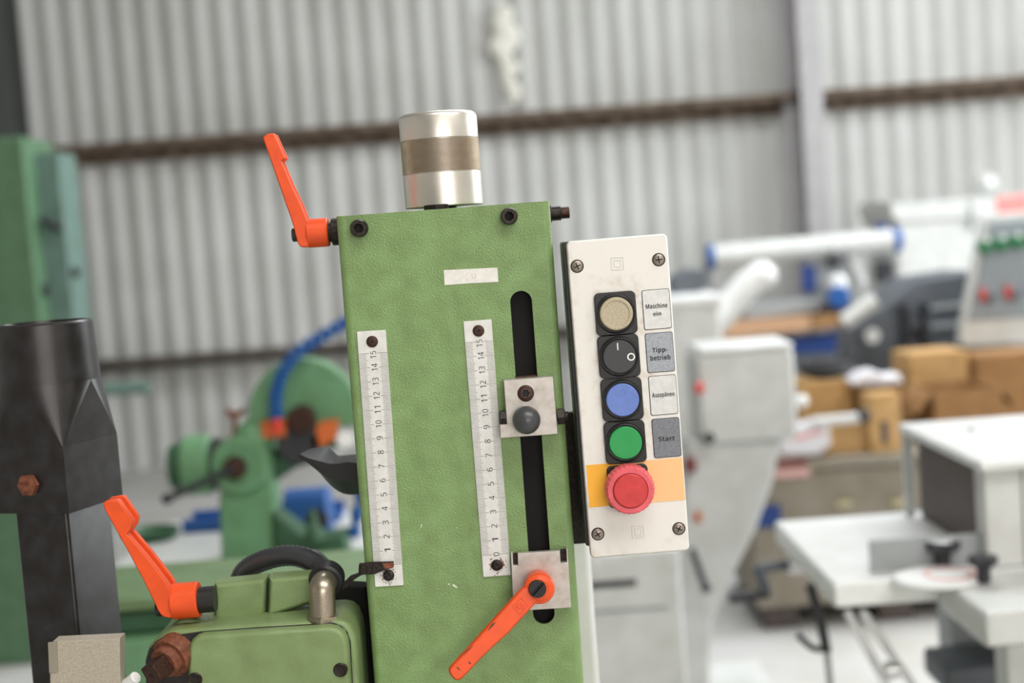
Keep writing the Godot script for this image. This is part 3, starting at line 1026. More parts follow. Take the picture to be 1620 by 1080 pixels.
func build_control_box() -> void:
	X = Transform3D.IDENTITY
	var o := holder("control_box", mach)
	o.set_meta("label", "ivory push-button control box with black back")
	o.transform = Transform3D(Basis.IDENTITY, P(994, 626, 0.018))
	var T := machine_at * o.transform
	var L := func(px, py): return on_plane(px, py, T, 0.0)
	var tl: Vector3 = L.call(896.3, 382)
	var tr: Vector3 = L.call(1054.5, 369)
	var bl: Vector3 = L.call(933.5, 882.5)
	var br: Vector3 = L.call(1092.2, 871.8)
	var top := (tl + tr) / 2
	var bot := (bl + br) / 2
	var turn := atan2(-(top.x - bot.x), top.y - bot.y)
	var w := (tl.distance_to(tr) + bl.distance_to(br)) / 2
	var h := top.distance_to(bot)
	var R := Transform3D(Basis(Vector3.BACK, turn), (top + bot) / 2)     # upright frame of the box face
	var Q := func(px, py): return R.affine_inverse() * (L.call(px, py) as Vector3)
	# black back
	X = R
	var st := begin()
	prism(st, round_rect(-0.0050, 0.0036, w - 0.0050, h - 0.0080, 0.002, 4), -0.052, -0.0060, 0.0006)
	put(st, "back_housing", m.black_plastic, o)
	# ivory lid, textured by its own face
	st = begin()
	prism(st, round_rect(0, 0, w, h, 0.0035, 5), -0.0075, 0.0, 0.0014, 0.0)
	var lid := put(st, "lid", m.panel, o)
	var arr := (lid.mesh as ArrayMesh).surface_get_arrays(0)
	var uv: PackedVector2Array = arr[Mesh.ARRAY_TEX_UV]
	for i in uv.size():
		uv[i] = Vector2(uv[i].x / w + 0.5, 0.5 - uv[i].y / h)
	arr[Mesh.ARRAY_TEX_UV] = uv
	var am := ArrayMesh.new()
	am.add_surface_from_arrays(Mesh.PRIMITIVE_TRIANGLES, arr)
	lid.mesh = am
	# lid screws with a cross recess
	for q in [[913, 421, 20], [1042, 410.6, 5], [945.8, 844.4, 30], [1074, 835.8, 60]]:
		var p: Vector3 = Q.call(q[0], q[1])
		X = R * Transform3D(Basis(Vector3.BACK, deg_to_rad(q[2])), Vector3(p.x, p.y, 0))
		st = begin()
		lathe(st, [Vector2(0.0039, 0.0001), Vector2(0.0038, 0.0006), Vector2(0.0030, 0.0012), Vector2(0.0016, 0.0015), Vector2(0, 0.0016)], 28, Transform3D.IDENTITY)
		put(st, "lid_screw", m.lid_screw, o)
		st = begin()
		prism(st, circle(0, 0, 0.0046, 28), -0.0002, 0.0002, 0.0001, 0.0)
		put(st, "screw_well", m.hole, o)
		st = begin()
		rbox(st, Vector3(0, 0, 0.0012), Vector3(0.0046, 0.0009, 0.0010), 0.0001)
		rbox(st, Vector3(0, 0, 0.0012), Vector3(0.0009, 0.0046, 0.0010), 0.0001)
		put(st, "cross_recess", m.hole, o)
	# moulded double-square marks
	X = R
	for q in [[977, 416.5], [1009.5, 841]]:
		var p: Vector3 = Q.call(q[0], q[1])
		st = begin()
		for half in [0.0041, 0.0022]:
			for e in [-1, 1]:
				rbox(st, Vector3(p.x + e * half, p.y, 0.0001), Vector3(0.0006, half * 2 + 0.0006, 0.0005), 0.0001)
				rbox(st, Vector3(p.x, p.y + e * half, 0.0001), Vector3(half * 2, 0.0006, 0.0005), 0.0001)
		put(st, "double_square_mark", m.emblem, o)
	# yellow field behind the stop button, in two tones
	var yc: Vector3 = Q.call(1005.5, 763)
	var yl: Vector3 = Q.call(930, 770)
	var yr: Vector3 = Q.call(1081.7, 756)
	var ym: Vector3 = Q.call(993.5, 768)
	st = begin()
	rbox(st, Vector3((yl.x + ym.x) / 2, yc.y, 0.00015), Vector3(ym.x - yl.x, 0.0298, 0.0003), 0.0001)
	put(st, "yellow_field", m.yellow, o).set_meta("label", "strong yellow half of the field behind the stop button")
	st = begin()
	rbox(st, Vector3((yr.x + ym.x) / 2, yc.y, 0.00015), Vector3(yr.x - ym.x, 0.0298, 0.0003), 0.0001)
	put(st, "faded_field", m.peach, o).set_meta("label", "faded peach half of the field behind the stop button")
	# collars and buttons
	var centres := [[974, 495.3], [978.9, 563], [983.9, 631], [988.7, 698.5], [993.6, 768]]
	var caps := [m.lens, m.grey_cap, m.blue_cap, m.green_cap, m.red_cap]
	var names := ["lens_button", "rotary_switch", "push_button", "push_button", "stop_button"]
	var says := ["cream translucent push button", "black rotary switch with white marks", "blue push button", "green push button", "red mushroom stop button with pink scalloped ring"]
	for i in 5:
		var p: Vector3 = Q.call(centres[i][0], centres[i][1])
		X = R * Transform3D(Basis.IDENTITY, Vector3(p.x, p.y, 0))
		st = begin()
		prism(st, round_rect(0, 0, 0.0285, 0.0296, 0.0035, 4), 0.0, 0.0026, 0.0006, 0.0)
		lathe(st, [Vector2(0.0140, 0.0024), Vector2(0.0136, 0.0042), Vector2(0.0126, 0.0050), Vector2(0.0119, 0.0048), Vector2(0.0119, 0.0026)], 48, Transform3D.IDENTITY)
		put(st, "collar", m.black_plastic, o)
		st = begin()
		var rb := 25.6 / FOCAL
		if i == 0:
			lathe(st, [Vector2(rb, 0.0024), Vector2(rb, 0.0062), Vector2(rb - 0.0008, 0.0070), Vector2(rb - 0.0022, 0.0070), Vector2(rb - 0.0028, 0.0064), Vector2(0, 0.0064)], 48, Transform3D.IDENTITY)
		elif i == 1:
			lathe(st, [Vector2(rb, 0.0024), Vector2(rb, 0.0064), Vector2(rb - 0.0006, 0.0070), Vector2(0, 0.0070)], 48, Transform3D.IDENTITY)
		elif i < 4:
			lathe(st, [Vector2(rb, 0.0024), Vector2(rb, 0.0060), Vector2(rb - 0.0006, 0.0066), Vector2(rb - 0.0012, 0.0066), Vector2(0, 0.0062)], 48, Transform3D.IDENTITY)
		else:
			lathe(st, [Vector2(0.0118, 0.018), Vector2(0.0118, 0.0204), Vector2(0.0110, 0.0212), Vector2(0, 0.0212)], 48, Transform3D.IDENTITY)
		put(st, names[i], caps[i], o).set_meta("label", says[i])
		if i == 1:
			st = begin()
			rbox(st, Vector3(-0.0008, 0.0072, 0.00705), Vector3(0.0008, 0.0050, 0.0002), 0.0001)
			for k in 28:
				var u := TAU * k / 28.0
				var v := TAU * (k + 1) / 28.0
				var cc := Vector3(0.0079, -0.0006, 0.00712)
				var du := Vector3(cos(u), sin(u), 0)
				var dv := Vector3(cos(v), sin(v), 0)
				quad(st, cc + du * 0.0018, cc + dv * 0.0018, cc + dv * 0.0027, cc + du * 0.0027, Vector3.BACK)
			put(st, "switch_marks", m.mark, o)
		if i == 4:
			st = begin()
			var ring := PackedVector2Array()
			var inner := PackedVector2Array()
			for k in 144:
				var u := TAU * k / 144.0
				ring.append(Vector2(cos(u), sin(u)) * (0.0170 + 0.00022 * cos(u * 30.0)))
				inner.append(Vector2(cos(u), sin(u)) * 0.0122)
			var rings := [[1.0, 0.008], [1.0, 0.0155], [0.965, 0.0182], [0.90, 0.0196]]
			for k in 144:
				var j := (k + 1) % 144
				for q in 3:
					var a := Vector3(ring[k].x * rings[q][0], ring[k].y * rings[q][0], rings[q][1])
					var b := Vector3(ring[j].x * rings[q][0], ring[j].y * rings[q][0], rings[q][1])
					var c := Vector3(ring[j].x * rings[q + 1][0], ring[j].y * rings[q + 1][0], rings[q + 1][1])
					var d := Vector3(ring[k].x * rings[q + 1][0], ring[k].y * rings[q + 1][0], rings[q + 1][1])
					tri_flat(st, a, b, c, Vector3(ring[k].x, ring[k].y, 0.008))
					tri_flat(st, a, c, d, Vector3(ring[k].x, ring[k].y, 0.008))
				var e := Vector3(ring[k].x * 0.90, ring[k].y * 0.90, 0.0196)
				var f := Vector3(ring[j].x * 0.90, ring[j].y * 0.90, 0.0196)
				quad(st, e, f, Vector3(inner[j].x, inner[j].y, 0.0200), Vector3(inner[k].x, inner[k].y, 0.0200), Vector3.BACK)
				quad(st, Vector3(inner[k].x, inner[k].y, 0.0200), Vector3(inner[j].x, inner[j].y, 0.0200), Vector3(inner[j].x, inner[j].y, 0.016), Vector3(inner[k].x, inner[k].y, 0.016), Vector3(-inner[k].x, -inner[k].y, 0).normalized())
				quad(st, Vector3(ring[k].x, ring[k].y, 0.008), Vector3(ring[j].x, ring[j].y, 0.008), Vector3.BACK * 0.008, Vector3.BACK * 0.008, Vector3.FORWARD)
			lathe(st, [Vector2(0.010, 0.002), Vector2(0.010, 0.010)], 32, Transform3D.IDENTITY)
			put(st, "mushroom_ring", m.pink_ring, o).set_meta("label", "pink scalloped ring of the stop button")
	# label plates in shallow frames
	var plates := [[1038.9, 489, m.label_light, [["Maschine", 0.0150, 0.0024, 0.0034], ["ein", 0.0056, -0.0030, 0.0030]]], [1044, 557, m.label_blue, [["Tipp-", 0.0104, 0.0014, 0.0044], ["betrieb", 0.0138, -0.0036, 0.0036]]], [1049.2, 624.6, m.label_light, [["Ausspänen", 0.0154, 0.0, 0.0042]]], [1054.4, 692, m.label_dark, [["Start", 0.0112, -0.0006, 0.0034]]]]
	for q in plates:
		var p: Vector3 = Q.call(q[0], q[1])
		X = R * Transform3D(Basis.IDENTITY, Vector3(p.x, p.y, 0))
		st = begin()
		prism(st, round_rect(0, 0, 0.0193, 0.0276, 0.0016, 4), -0.001, 0.0004, 0.0002, 0.0)
		put(st, "label_frame", m.ink, o)
		st = begin()
		prism(st, round_rect(0, 0, 0.0186, 0.0269, 0.0014, 4), -0.001, 0.0007, 0.0003, 0.0)
		put(st, "label_plate", q[2], o)
		for line in q[3]:
			lettering(line[0], "lettering", m.ink, o, X * Transform3D(Basis.IDENTITY, Vector3(0, line[2], 0.0008)), line[1], line[3], true)
	# bracket to the column
	X = Transform3D.IDENTITY
	st = begin()
	rbox(st, Vector3(0.045, -0.11, -0.06), Vector3(0.06, 0.10, 0.006), 0.001)
	put(st, "mounting_bracket", m.dark_steel, mach)

func build_spindle_head() -> void:
	X = Transform3D.IDENTITY
	var ox := 140.0
	var oy := 760.0
	var s := 3.374
	var o := holder("spindle_head", mach)
	o.set_meta("label", "green spindle head with black hose, steel elbow and orange clamp lever")
	var zf := 0.016
	# main housing, its dark face and the green cover on it
	var st := begin()
	prism(st, px_outline([[298, 960], [318, 890], [352, 850], [395, 822], [430, 802], [480, 792], [900, 766], [1330, 742], [1372, 752], [1402, 778], [1424, 830], [1436, 900], [1448, 1080], [1460, 1300], [300, 1300]], zf, ox, oy, s, machine_at), zf - 0.06, zf, 0.004)
	put(st, "housing", m.cast_green, o)
	st = begin()
	prism(st, px_outline([[308, 962], [326, 896], [358, 858], [400, 832], [600, 806], [900, 784], [1310, 760], [1352, 776], [1384, 810], [1400, 860], [1412, 1080], [1422, 1300], [310, 1300]], zf, ox, oy, s, machine_at), zf - 0.002, zf + 0.0015, 0.0004)
	put(st, "gasket", m.black_paint, o)
	st = begin()
	prism(st, px_outline([[527, 920], [534, 880], [552, 850], [580, 828], [610, 818], [900, 798], [1290, 774], [1330, 782], [1362, 804], [1382, 838], [1390, 880], [1402, 1080], [1412, 1300], [520, 1300]], zf + 0.006, ox, oy, s, machine_at), zf, zf + 0.008, 0.0042, 0.0)
	put(st, "cover", m.cast_green, o)
	for q in [[1345, 1010], [570, 1061]]:
		var p := P(ox + q[0] / s, oy + q[1] / s, zf + 0.008)
		st = begin()
		lathe(st, [Vector2(0.0051, -0.001), Vector2(0.0050, 0.0006), Vector2(0.0044, 0.0011), Vector2(0.0034, 0.0008), Vector2(0.0024, 0.0008)], 26, Transform3D(Basis.IDENTITY, p))
		put(st, "cover_screw", m.dark_steel, o)
		st = begin()
		lathe(st, [Vector2(0.0024, 0.0008), Vector2(0.0024, 0.0001), Vector2(0, 0.0001)], 6, Transform3D(Basis.IDENTITY, p), true)
		put(st, "hex_socket", m.hole, o)
	# rusty stub shaft with a square end, pointing forwards and down to the side
	var f := P(ox + 455 / s, oy + 930 / s, zf)
	var dir := Vector3(-0.42, -0.26, 0.86).normalized()
	var T := Transform3D(frame_along(dir), f - dir * 0.006)
	st = begin()
	lathe(st, [Vector2(0.0148, 0), Vector2(0.0148, 0.010), Vector2(0.0140, 0.0115), Vector2(0.0112, 0.0115), Vector2(0.0112, 0.0165), Vector2(0.0100, 0.018), Vector2(0, 0.018)], 40, T)
	put(st, "shaft_flange", m.rust, o)
	st = begin()
	X = T * Transform3D(Basis(Vector3.BACK, 0.35), Vector3.ZERO)
	prism(st, round_rect(0, 0, 0.0135, 0.0135, 0.0016, 3), 0.017, 0.032, 0.0008)
	put(st, "square_shaft", m.brown_screw, o)
	st = begin()
	prism(st, circle(0, 0, 0.0018, 14), 0.030, 0.0322, 0.0)
	put(st, "centre_hole", m.hole, o)
	X = Transform3D.IDENTITY
	# split clamp block behind, in two halves with a slit between
	st = begin()
	prism(st, px_outline([[664, 748], [670, 552], [946, 524], [942, 700], [915, 748]], -0.012, ox, oy, s, machine_at), -0.034, -0.012, 0.0035)
	put(st, "clamp_block", m.cast_green, o)
	st = begin()
	prism(st, px_outline([[960, 522], [1250, 500], [1250, 660], [1160, 668], [950, 736]], -0.012, ox, oy, s, machine_at), -0.034, -0.012, 0.0035)
	put(st, "clamp_block", m.cast_green, o)
	st = begin()
	prism(st, px_outline([[925, 545], [985, 538], [985, 720], [925, 745]], -0.016, ox, oy, s, machine_at), -0.03, -0.016, 0.001)
	put(st, "slit_core", m.black_void, o)
	# low cast hump on the housing top
	st = begin()
	prism(st, px_outline([[430, 792], [452, 762], [490, 738], [535, 730], [620, 740], [760, 752], [900, 762], [900, 790], [500, 800]], -0.002, ox, oy, s, machine_at), -0.018, 0.0, 0.003)
	put(st, "cast_hump", m.cast_green, o)
	# black back plate between head and column
	st = begin()
	prism(st, px_outline([[1300, 560], [1480, 570], [1505, 800], [1530, 1300], [1300, 1300]], -0.05, ox, oy, s, machine_at), -0.07, -0.05, 0.002)
	put(st, "back_plate", m.black_void, o)
	# elbow fitting
	var e0 := P(ox + 1252 / s, oy + 745 / s, 0.006)
	var rr := 70.0 / s / FOCAL
	st = begin()
	tube(st, smooth_path([e0, P(ox + 1247 / s, oy + 610 / s, 0.006), P(ox + 1249 / s, oy + 572 / s, 0.0045), P(ox + 1253 / s, oy + 552 / s, -0.001), P(ox + 1257 / s, oy + 546 / s, -0.008), P(ox + 1260 / s, oy + 542 / s, -0.018)], 8), rr, 36)
	put(st, "elbow_fitting", m.chrome, o)
	st = begin()
	nut(st, e0 + Vector3(0, -0.0012, 0), Vector3.UP, rr * 1.32, 0.0052)
	put(st, "hex_base", m.chrome, o)
	st = begin()
	var dd := Vector3(0.12, 0.22, -0.95).normalized()
	var cr := P(ox + 1262 / s, oy + 540 / s, -0.009)
	rod(st, cr, cr + dd * 0.012, rr * 1.34, 36, 0.0015)
	put(st, "hose_collar", m.rubber, o)
	# braided hose arching back over the clamp block
	var hp := [cr + dd * 0.008, P(ox + 1240 / s, oy + 462 / s, -0.036), P(ox + 1150 / s, oy + 412 / s, -0.045), P(ox + 1050 / s, oy + 400 / s, -0.05), P(ox + 940 / s, oy + 425 / s, -0.055), P(ox + 850 / s, oy + 470 / s, -0.060), P(ox + 808 / s, oy + 540 / s, -0.064), P(ox + 790 / s, oy + 700 / s, -0.070), P(ox + 790 / s, oy + 1000 / s, -0.075)]
	st = begin()
	tube(st, smooth_path(hp, 9), 54.0 / s / FOCAL * 1.05, 24, 0.0006)
	put(st, "braided_hose", m.braid, o)
	st = begin()
	tube(st, smooth_path([P(ox + 1120 / s, oy + 420 / s, -0.09), P(ox + 1180 / s, oy + 398 / s, -0.085), P(ox + 1250 / s, oy + 440 / s, -0.08), P(ox + 1290 / s, oy + 520 / s, -0.08), P(ox + 1300 / s, oy + 700 / s, -0.08)], 10), 40.0 / s / FOCAL, 16)
	put(st, "black_hose", m.rubber, o)
	# its own clamp lever
	side_lever([[78, 122], [86, 112], [150, 102], [162, 108], [236, 214], [236, 226], [228, 258], [206, 286], [316, 415], [414, 542], [436, 578], [442, 600], [442, 736], [402, 730], [385, 718], [368, 690], [352, 655], [300, 548], [200, 360], [82, 150]],
		[[92, 138], [120, 130], [175, 222], [218, 228], [208, 262], [188, 288], [150, 305], [245, 450], [335, 580], [390, 625], [430, 645], [430, 720], [400, 720], [365, 660], [300, 530], [110, 180]],
		ox, oy, s, 0.0, 0.0105, [450, 645, 592, 633, 97], [362, 688, 388, 684, 40], [588, 638, 676, 630, 70], "", o)
	# black rubber chip flap hanging beside the column
	var qx := 220.0
	var qy := 490.0
	var qs := 2.634
	var rim := []
	var lip := []
	var low := []
	for q in [[670, 600], [705, 582], [745, 572], [785, 573], [812, 590], [832, 606], [870, 604], [920, 600]]:
		rim.append(P(qx + q[0] / qs, qy + q[1] / qs, -0.12))
	for q in [[670, 600], [690, 612], [722, 622], [760, 632], [795, 640], [830, 640], [870, 634], [920, 640]]:
		lip.append(P(qx + q[0] / qs, qy + q[1] / qs, -0.075))
	for q in [[672, 602], [712, 630], [745, 668], [780, 712], [815, 745], [848, 764], [880, 770], [920, 768]]:
		low.append(P(qx + q[0] / qs, qy + q[1] / qs, -0.10))
	st = begin()
	var rim_s := smooth_path(rim, 5)
	var lip_s := smooth_path(lip, 5)
	var low_s := smooth_path(low, 5)
	loft(st, rim_s, lip_s, Vector3.UP + Vector3.BACK)
	var belly := []
	for i in lip_s.size():
		belly.append((lip_s[i] + low_s[i]) / 2 + Vector3(0, 0, 0.012))
	loft(st, lip_s, belly, Vector3.BACK)
	loft(st, belly, low_s, Vector3.BACK)
	var back_s := []
	for i in rim_s.size():
		back_s.append(rim_s[i] + Vector3(0, -0.002, -0.004))
	loft(st, rim_s, back_s, Vector3.UP)
	loft(st, back_s, low_s, Vector3.FORWARD)
	put(st, "rubber_chip_flap", m.rubber, mach).set_meta("label", "black curled rubber flap")

# ================================================================ black post with a round-to-square cap
func build_clamp_post() -> void:
	X = Transform3D.IDENTITY
	var o := Node3D.new()
	o.name = "clamp_post"
	add_child(o)
	tag(o, "black square steel post with a round-to-square cap and rusty hex bolt", "post")
	var w := -0.06
	var c := P(71, 760, w)
	var yaw := deg_to_rad(-20.0)
	o.transform = machine_at * Transform3D(Basis(Vector3.UP, yaw), Vector3(c.x, 0, w - 0.03))
	var y := func(py): return P(100, py, w).y
	var half := 0.0335
	# lower tube
	var fy := -machine_at.origin.y
	var st := begin()
	var top: float = y.call(800)
	rbox(st, Vector3(0.004, (top + fy) / 2, 0.002), Vector3(0.048, top - fy, 0.056), 0.003)
	put(st, "square_tube", m.black_paint, o)
	# cap: a round neck blending into a square skirt
	var neck := 0.0390
	var y0: float = y.call(509.0)
	var y1: float = y.call(606.0)
	var y2: float = y.call(704.0)
	var y3: float = y.call(808.0)
	var up := Basis(Vector3.RIGHT, -PI / 2)
	st = begin()
	lathe(st, [Vector2(neck - 0.008, y1), Vector2(neck, y1), Vector2(neck - 0.002, y0 - 0.0015), Vector2(neck - 0.0035, y0), Vector2(neck - 0.007, y0), Vector2(neck - 0.008, y0 - 0.01), Vector2(0, y0 - 0.01)], 64, Transform3D(up, Vector3.ZERO))
	put(st, "cap_neck", m.black_paint, o)
	st = begin()
	for k in 4:
		var a0 := PI / 2 * k
		var corner := Vector3(half * [1, -1, -1, 1][k], y2, half * [1, 1, -1, -1][k])
		var next := Vector3(half * [1, -1, -1, 1][(k + 1) % 4], y2, half * [1, 1, -1, -1][(k + 1) % 4])
		for i in 12:                                    # a quarter cone from the corner up to the round
			var u := a0 + PI / 2 * i / 12.0
			var v := a0 + PI / 2 * (i + 1) / 12.0
			var pu := Vector3(cos(u) * neck, y1, sin(u) * neck)
			var pv := Vector3(cos(v) * neck, y1, sin(v) * neck)
			tri3(st, corner, pu, pv, Vector3(corner.x, 0, corner.z).normalized() * 0.4 + Vector3(cos(u), 0.25, sin(u)), Vector3(cos(u), 0.15, sin(u)), Vector3(cos(v), 0.15, sin(v)))
		var top_ := Vector3(cos(a0 + PI / 2) * neck, y1, sin(a0 + PI / 2) * neck)
		var side := (corner + next) / 2
		tri_flat(st, corner, next, top_, Vector3(side.x, 0, side.z))
		quad(st, corner, next, Vector3(next.x, y3, next.z), Vector3(corner.x, y3, corner.z), Vector3(side.x, 0, side.z).normalized())
	quad(st, Vector3(-half, y3, -half), Vector3(half, y3, -half), Vector3(half, y3, half), Vector3(-half, y3, half), Vector3.DOWN)
	put(st, "cap_skirt", m.black_paint, o)
	st = begin()
	var bp: Vector3 = o.transform.affine_inverse() * (machine_at * P(38, 769, -0.052))
	nut(st, Vector3(bp.x, bp.y, half - 0.001), Vector3.BACK, 0.0085, 0.006)
	put(st, "hex_bolt", m.rust, o)
	# pale steel jaw in front of it
	st = begin()
	var inv := o.transform.affine_inverse() * machine_at
	X = inv
	prism(st, px_outline([[78, 1022], [84, 1014], [190, 1009], [192, 1250], [80, 1250]], 0.03, 0, 0, 1.0, machine_at), 0.016, 0.03, 0.001)
	put(st, "steel_jaw", m.jaw, o).set_meta("label", "pale steel clamping jaw")
	st = begin()
	prism(st, px_outline([[76, 1016], [90, 1014], [92, 1062], [78, 1064]], 0.0305, 0, 0, 1.0, machine_at), 0.0295, 0.0312, 0.0003)
	put(st, "jaw_insert", m.taupe, o)
	st = begin()
	rod(st, P(190, 1092, 0.02), P(216, 1070, 0.028), 0.0042, 20, 0.0008)
	put(st, "white_stud", m.white_paint, o).set_meta("label", "short white plastic stud")
	X = Transform3D.IDENTITY

# ================================================================ things further back
# box whose front face shows as the pixel box (x0, y0)-(x1, y1) at a distance
func far_box(st: SurfaceTool, x0: float, y0: float, x1: float, y1: float, dist: float, depth: float, bev := 0.006) -> void:
	var k := dist / FOCAL
	var c := deep((x0 + x1) / 2, (y0 + y1) / 2, dist)
	rbox(st, c + Vector3(0, 0, -depth / 2), Vector3((x1 - x0) * k, (y1 - y0) * k, depth), bev)

# the same, but reaching down to the floor
func far_box_down(st: SurfaceTool, x0: float, x1: float, y0: float, dist: float, depth: float, bev := 0.006, base := 0.0) -> void:
	var k := dist / FOCAL
	var c := deep((x0 + x1) / 2, y0, dist)
	rbox(st, Vector3(c.x, (c.y + base) / 2, c.z - depth / 2), Vector3((x1 - x0) * k, c.y - base, depth), bev)

# outline given in pixels at a distance, pulled back by depth
func far_shape(st: SurfaceTool, list: Array, dist: float, depth: float, bev := 0.005) -> void:
	var out := PackedVector2Array()
	for q in list:
		var p := deep(q[0], q[1], dist)
		out.append(Vector2(p.x, p.y))
	prism(st, out, -dist - depth, -dist, bev)

func build_left_side() -> void:
	var st: SurfaceTool
	# ---- grey bench top carrying the grinder
	var bh := deep(392, 889, 3.15).y
	var bench := thing("workbench", "pale grey bench top under the green grinder", "bench", Vector3(-0.35, 0, -3.4))
	st = begin(); rbox(st, Vector3(-0.40, bh - 0.02, -3.36), Vector3(1.1, 0.04, 0.72), 0.006); put(st, "bench_top", m.light_grey, bench)
	for q in [[-0.9, -3.06], [0.1, -3.06], [-0.9, -3.66], [0.1, -3.66]]:
		st = begin(); rbox(st, Vector3(q[0], bh / 2 - 0.02, q[1]), Vector3(0.05, bh - 0.04, 0.05), 0.004); put(st, "leg", m.mid_grey, bench)

	# ---- saw-blade grinder on the bench
	var d := 3.15
	var at := deep(390, 885, d)
	var base_y := bh
	var g := thing("blade_grinder", "green blade grinder with round wheel guard and blue coolant hose", "grinder", Vector3(at.x, base_y, at.z))
	var k := d / FOCAL
	st = begin()
	far_shape(st, [[348, 735], [352, 712], [425, 706], [430, 730], [432, 800], [436, 886], [350, 888], [346, 800]], d, 0.11, 0.008)
	put(st, "pedestal", m.far_green, g)
	st = begin()
	far_shape(st, [[432, 812], [452, 826], [478, 846], [502, 850], [544, 846], [549, 880], [434, 886]], d - 0.02, 0.10, 0.008)
	put(st, "base_bracket", m.far_green_dark, g)
	st = begin()
	var p := deep(497, 848, d - 0.05)
	lathe(st, [Vector2(0.020, -0.01), Vector2(0.020, 0.012), Vector2(0.010, 0.025), Vector2(0.0085, 0.05), Vector2(0.004, 0.062), Vector2(0, 0.064)], 18, Transform3D(Basis(Vector3.RIGHT, -PI / 2), p))
	put(st, "clamp_screw", m.far_green_dark, g)
	# swivel head: disc facing out, drum motor to its side
	p = deep(381, 736, d)
	st = begin()
	lathe(st, [Vector2(0, -0.10), Vector2(0.066, -0.10), Vector2(0.066, 0.01), Vector2(0.058, 0.02), Vector2(0.045, 0.02), Vector2(0.043, 0.014), Vector2(0, 0.014)], 36, Transform3D(Basis.IDENTITY, p))
	put(st, "swivel_head", m.far_green, g)
	st = begin()
	ball(st, deep(402, 694, d + 0.03), 0.046, 24)
	put(st, "head_dome", m.far_green, g)
	st = begin()
	lathe(st, [Vector2(0, 0), Vector2(0.020, 0), Vector2(0.026, 0.006), Vector2(0.026, 0.02), Vector2(0.0, 0.024)], 24, Transform3D(Basis.IDENTITY, p + Vector3(-0.008, 0, 0.012)))
	put(st, "lever_hub", m.brown_screw, g)
	st = begin()
	rod(st, p + Vector3(-0.008, 0, 0.03), deep(266, 788, d - 0.05), 0.0085, 14)
	ball(st, deep(264, 789, d - 0.05), 0.013, 16)
	put(st, "clamp_lever", m.charcoal, g)
	st = begin()
	var q0 := deep(338, 733, d + 0.05)
	var q1 := deep(292, 737, d + 0.05)
	rod(st, q0, q1, 0.068, 36, 0.008)
	put(st, "motor_drum", m.far_green, g)
	st = begin()
	rod(st, q1, deep(271, 739, d + 0.05), 0.053, 32, 0.006)
	put(st, "motor_end", m.far_green_dark, g)
	st = begin()
	rod(st, deep(348, 733, d + 0.05), q0, 0.060, 32, 0.002)
	put(st, "motor_gap", m.charcoal, g)
	st = begin()
	p = deep(372, 690, d + 0.02)
	rod(st, p, deep(371, 655, d + 0.02), 0.0065, 14)
	far_shape(st, [[356, 645], [372, 652], [388, 643], [386, 655], [376, 662], [366, 662], [358, 656]], d + 0.015, 0.012, 0.002)
	put(st, "wing_bolt", m.rust, g)
	# wheel guard
	st = begin()
	var gc := deep(480, 660, d + 0.02)
	var gr := 89.0 * k
	var arc := PackedVector2Array([Vector2(gc.x + gr, gc.y - 0.028), Vector2(gc.x - gr * 0.98, gc.y - 0.028)])
	for i in 37:
		var a := PI - PI * i / 36.0
		arc.append(Vector2(gc.x + cos(a) * gr, gc.y + sin(a) * gr * 1.07))
	prism(st, arc, gc.z - 0.06, gc.z, 0.006)
	put(st, "wheel_guard", m.far_green, g)
	st = begin()
	rod(st, Vector3(gc.x, gc.y, gc.z - 0.07), Vector3(gc.x, gc.y, gc.z + 0.045), 0.031, 28, 0.004)
	put(st, "spindle_nut", m.brown_screw, g)
	st = begin()
	var gw := deep(474, 700, d + 0.015)
	rod(st, Vector3(gw.x, gw.y, gw.z - 0.03), Vector3(gw.x, gw.y, gw.z + 0.02), 0.050, 30, 0.004)
	put(st, "grinding_wheel", m.charcoal, g)
	st = begin()
	far_shape(st, [[412, 668], [452, 664], [452, 690], [416, 694]], d - 0.01, 0.03, 0.002)
	far_shape(st, [[505, 668], [535, 664], [530, 695], [505, 708], [488, 706]], d - 0.005, 0.03, 0.002)
	far_box(st, 440, 676, 510, 684, d + 0.01, 0.02, 0.002)
	put(st, "tool_rest", m.orange_bracket, g)
	st = begin()
	rod(st, deep(546, 695, d), deep(546, 695, d + 0.05), 0.020, 20)
	put(st, "hand_wheel", m.white_paint, g)
	st = begin()
	rod(st, deep(546, 695, d + 0.05), deep(480, 700, d + 0.06), 0.018, 16)
	rod(st, deep(490, 700, d + 0.05), deep(420, 745, d + 0.05), 0.032, 20)
	put(st, "arm", m.far_green_dark, g)
	# bead-jointed coolant hose
	st = begin()
	var hose := smooth_path([deep(437, 662, d - 0.03), deep(436, 628, d - 0.03), deep(445, 592, d - 0.03), deep(470, 558, d - 0.02), deep(510, 532, d), deep(552, 508, d + 0.02), deep(590, 505, d + 0.05), deep(605, 600, d + 0.06), deep(575, 760, d + 0.08), Vector3(deep(560, 870, d + 0.08).x, bh + 0.02, -d - 0.08)], 3)
	for i in hose.size() - 1:
		var dirv: Vector3 = hose[i + 1] - hose[i]
		lathe(st, [Vector2(0.0070, 0), Vector2(0.0165, dirv.length() * 0.22), Vector2(0.0165, dirv.length() * 0.60), Vector2(0.0070, dirv.length())], 14, Transform3D(frame_along(dirv), hose[i]))
	put(st, "coolant_hose", m.hose_blue, g)
	st = begin()
	rod(st, deep(437, 658, d - 0.03), deep(438, 684, d - 0.03), 0.011, 14)
	put(st, "nozzle", m.red_paint, g)

	# ---- blue tray and small blue motor behind the grinder
	var tp := deep(370, 800, 3.55)
	var tray := thing("drip_tray", "long blue metal drip tray behind the grinder", "tray", Vector3(tp.x, bh, -3.6))
	X = X * Transform3D.IDENTITY
	st = begin()
	var tx0 := deep(286, 795, 3.55).x
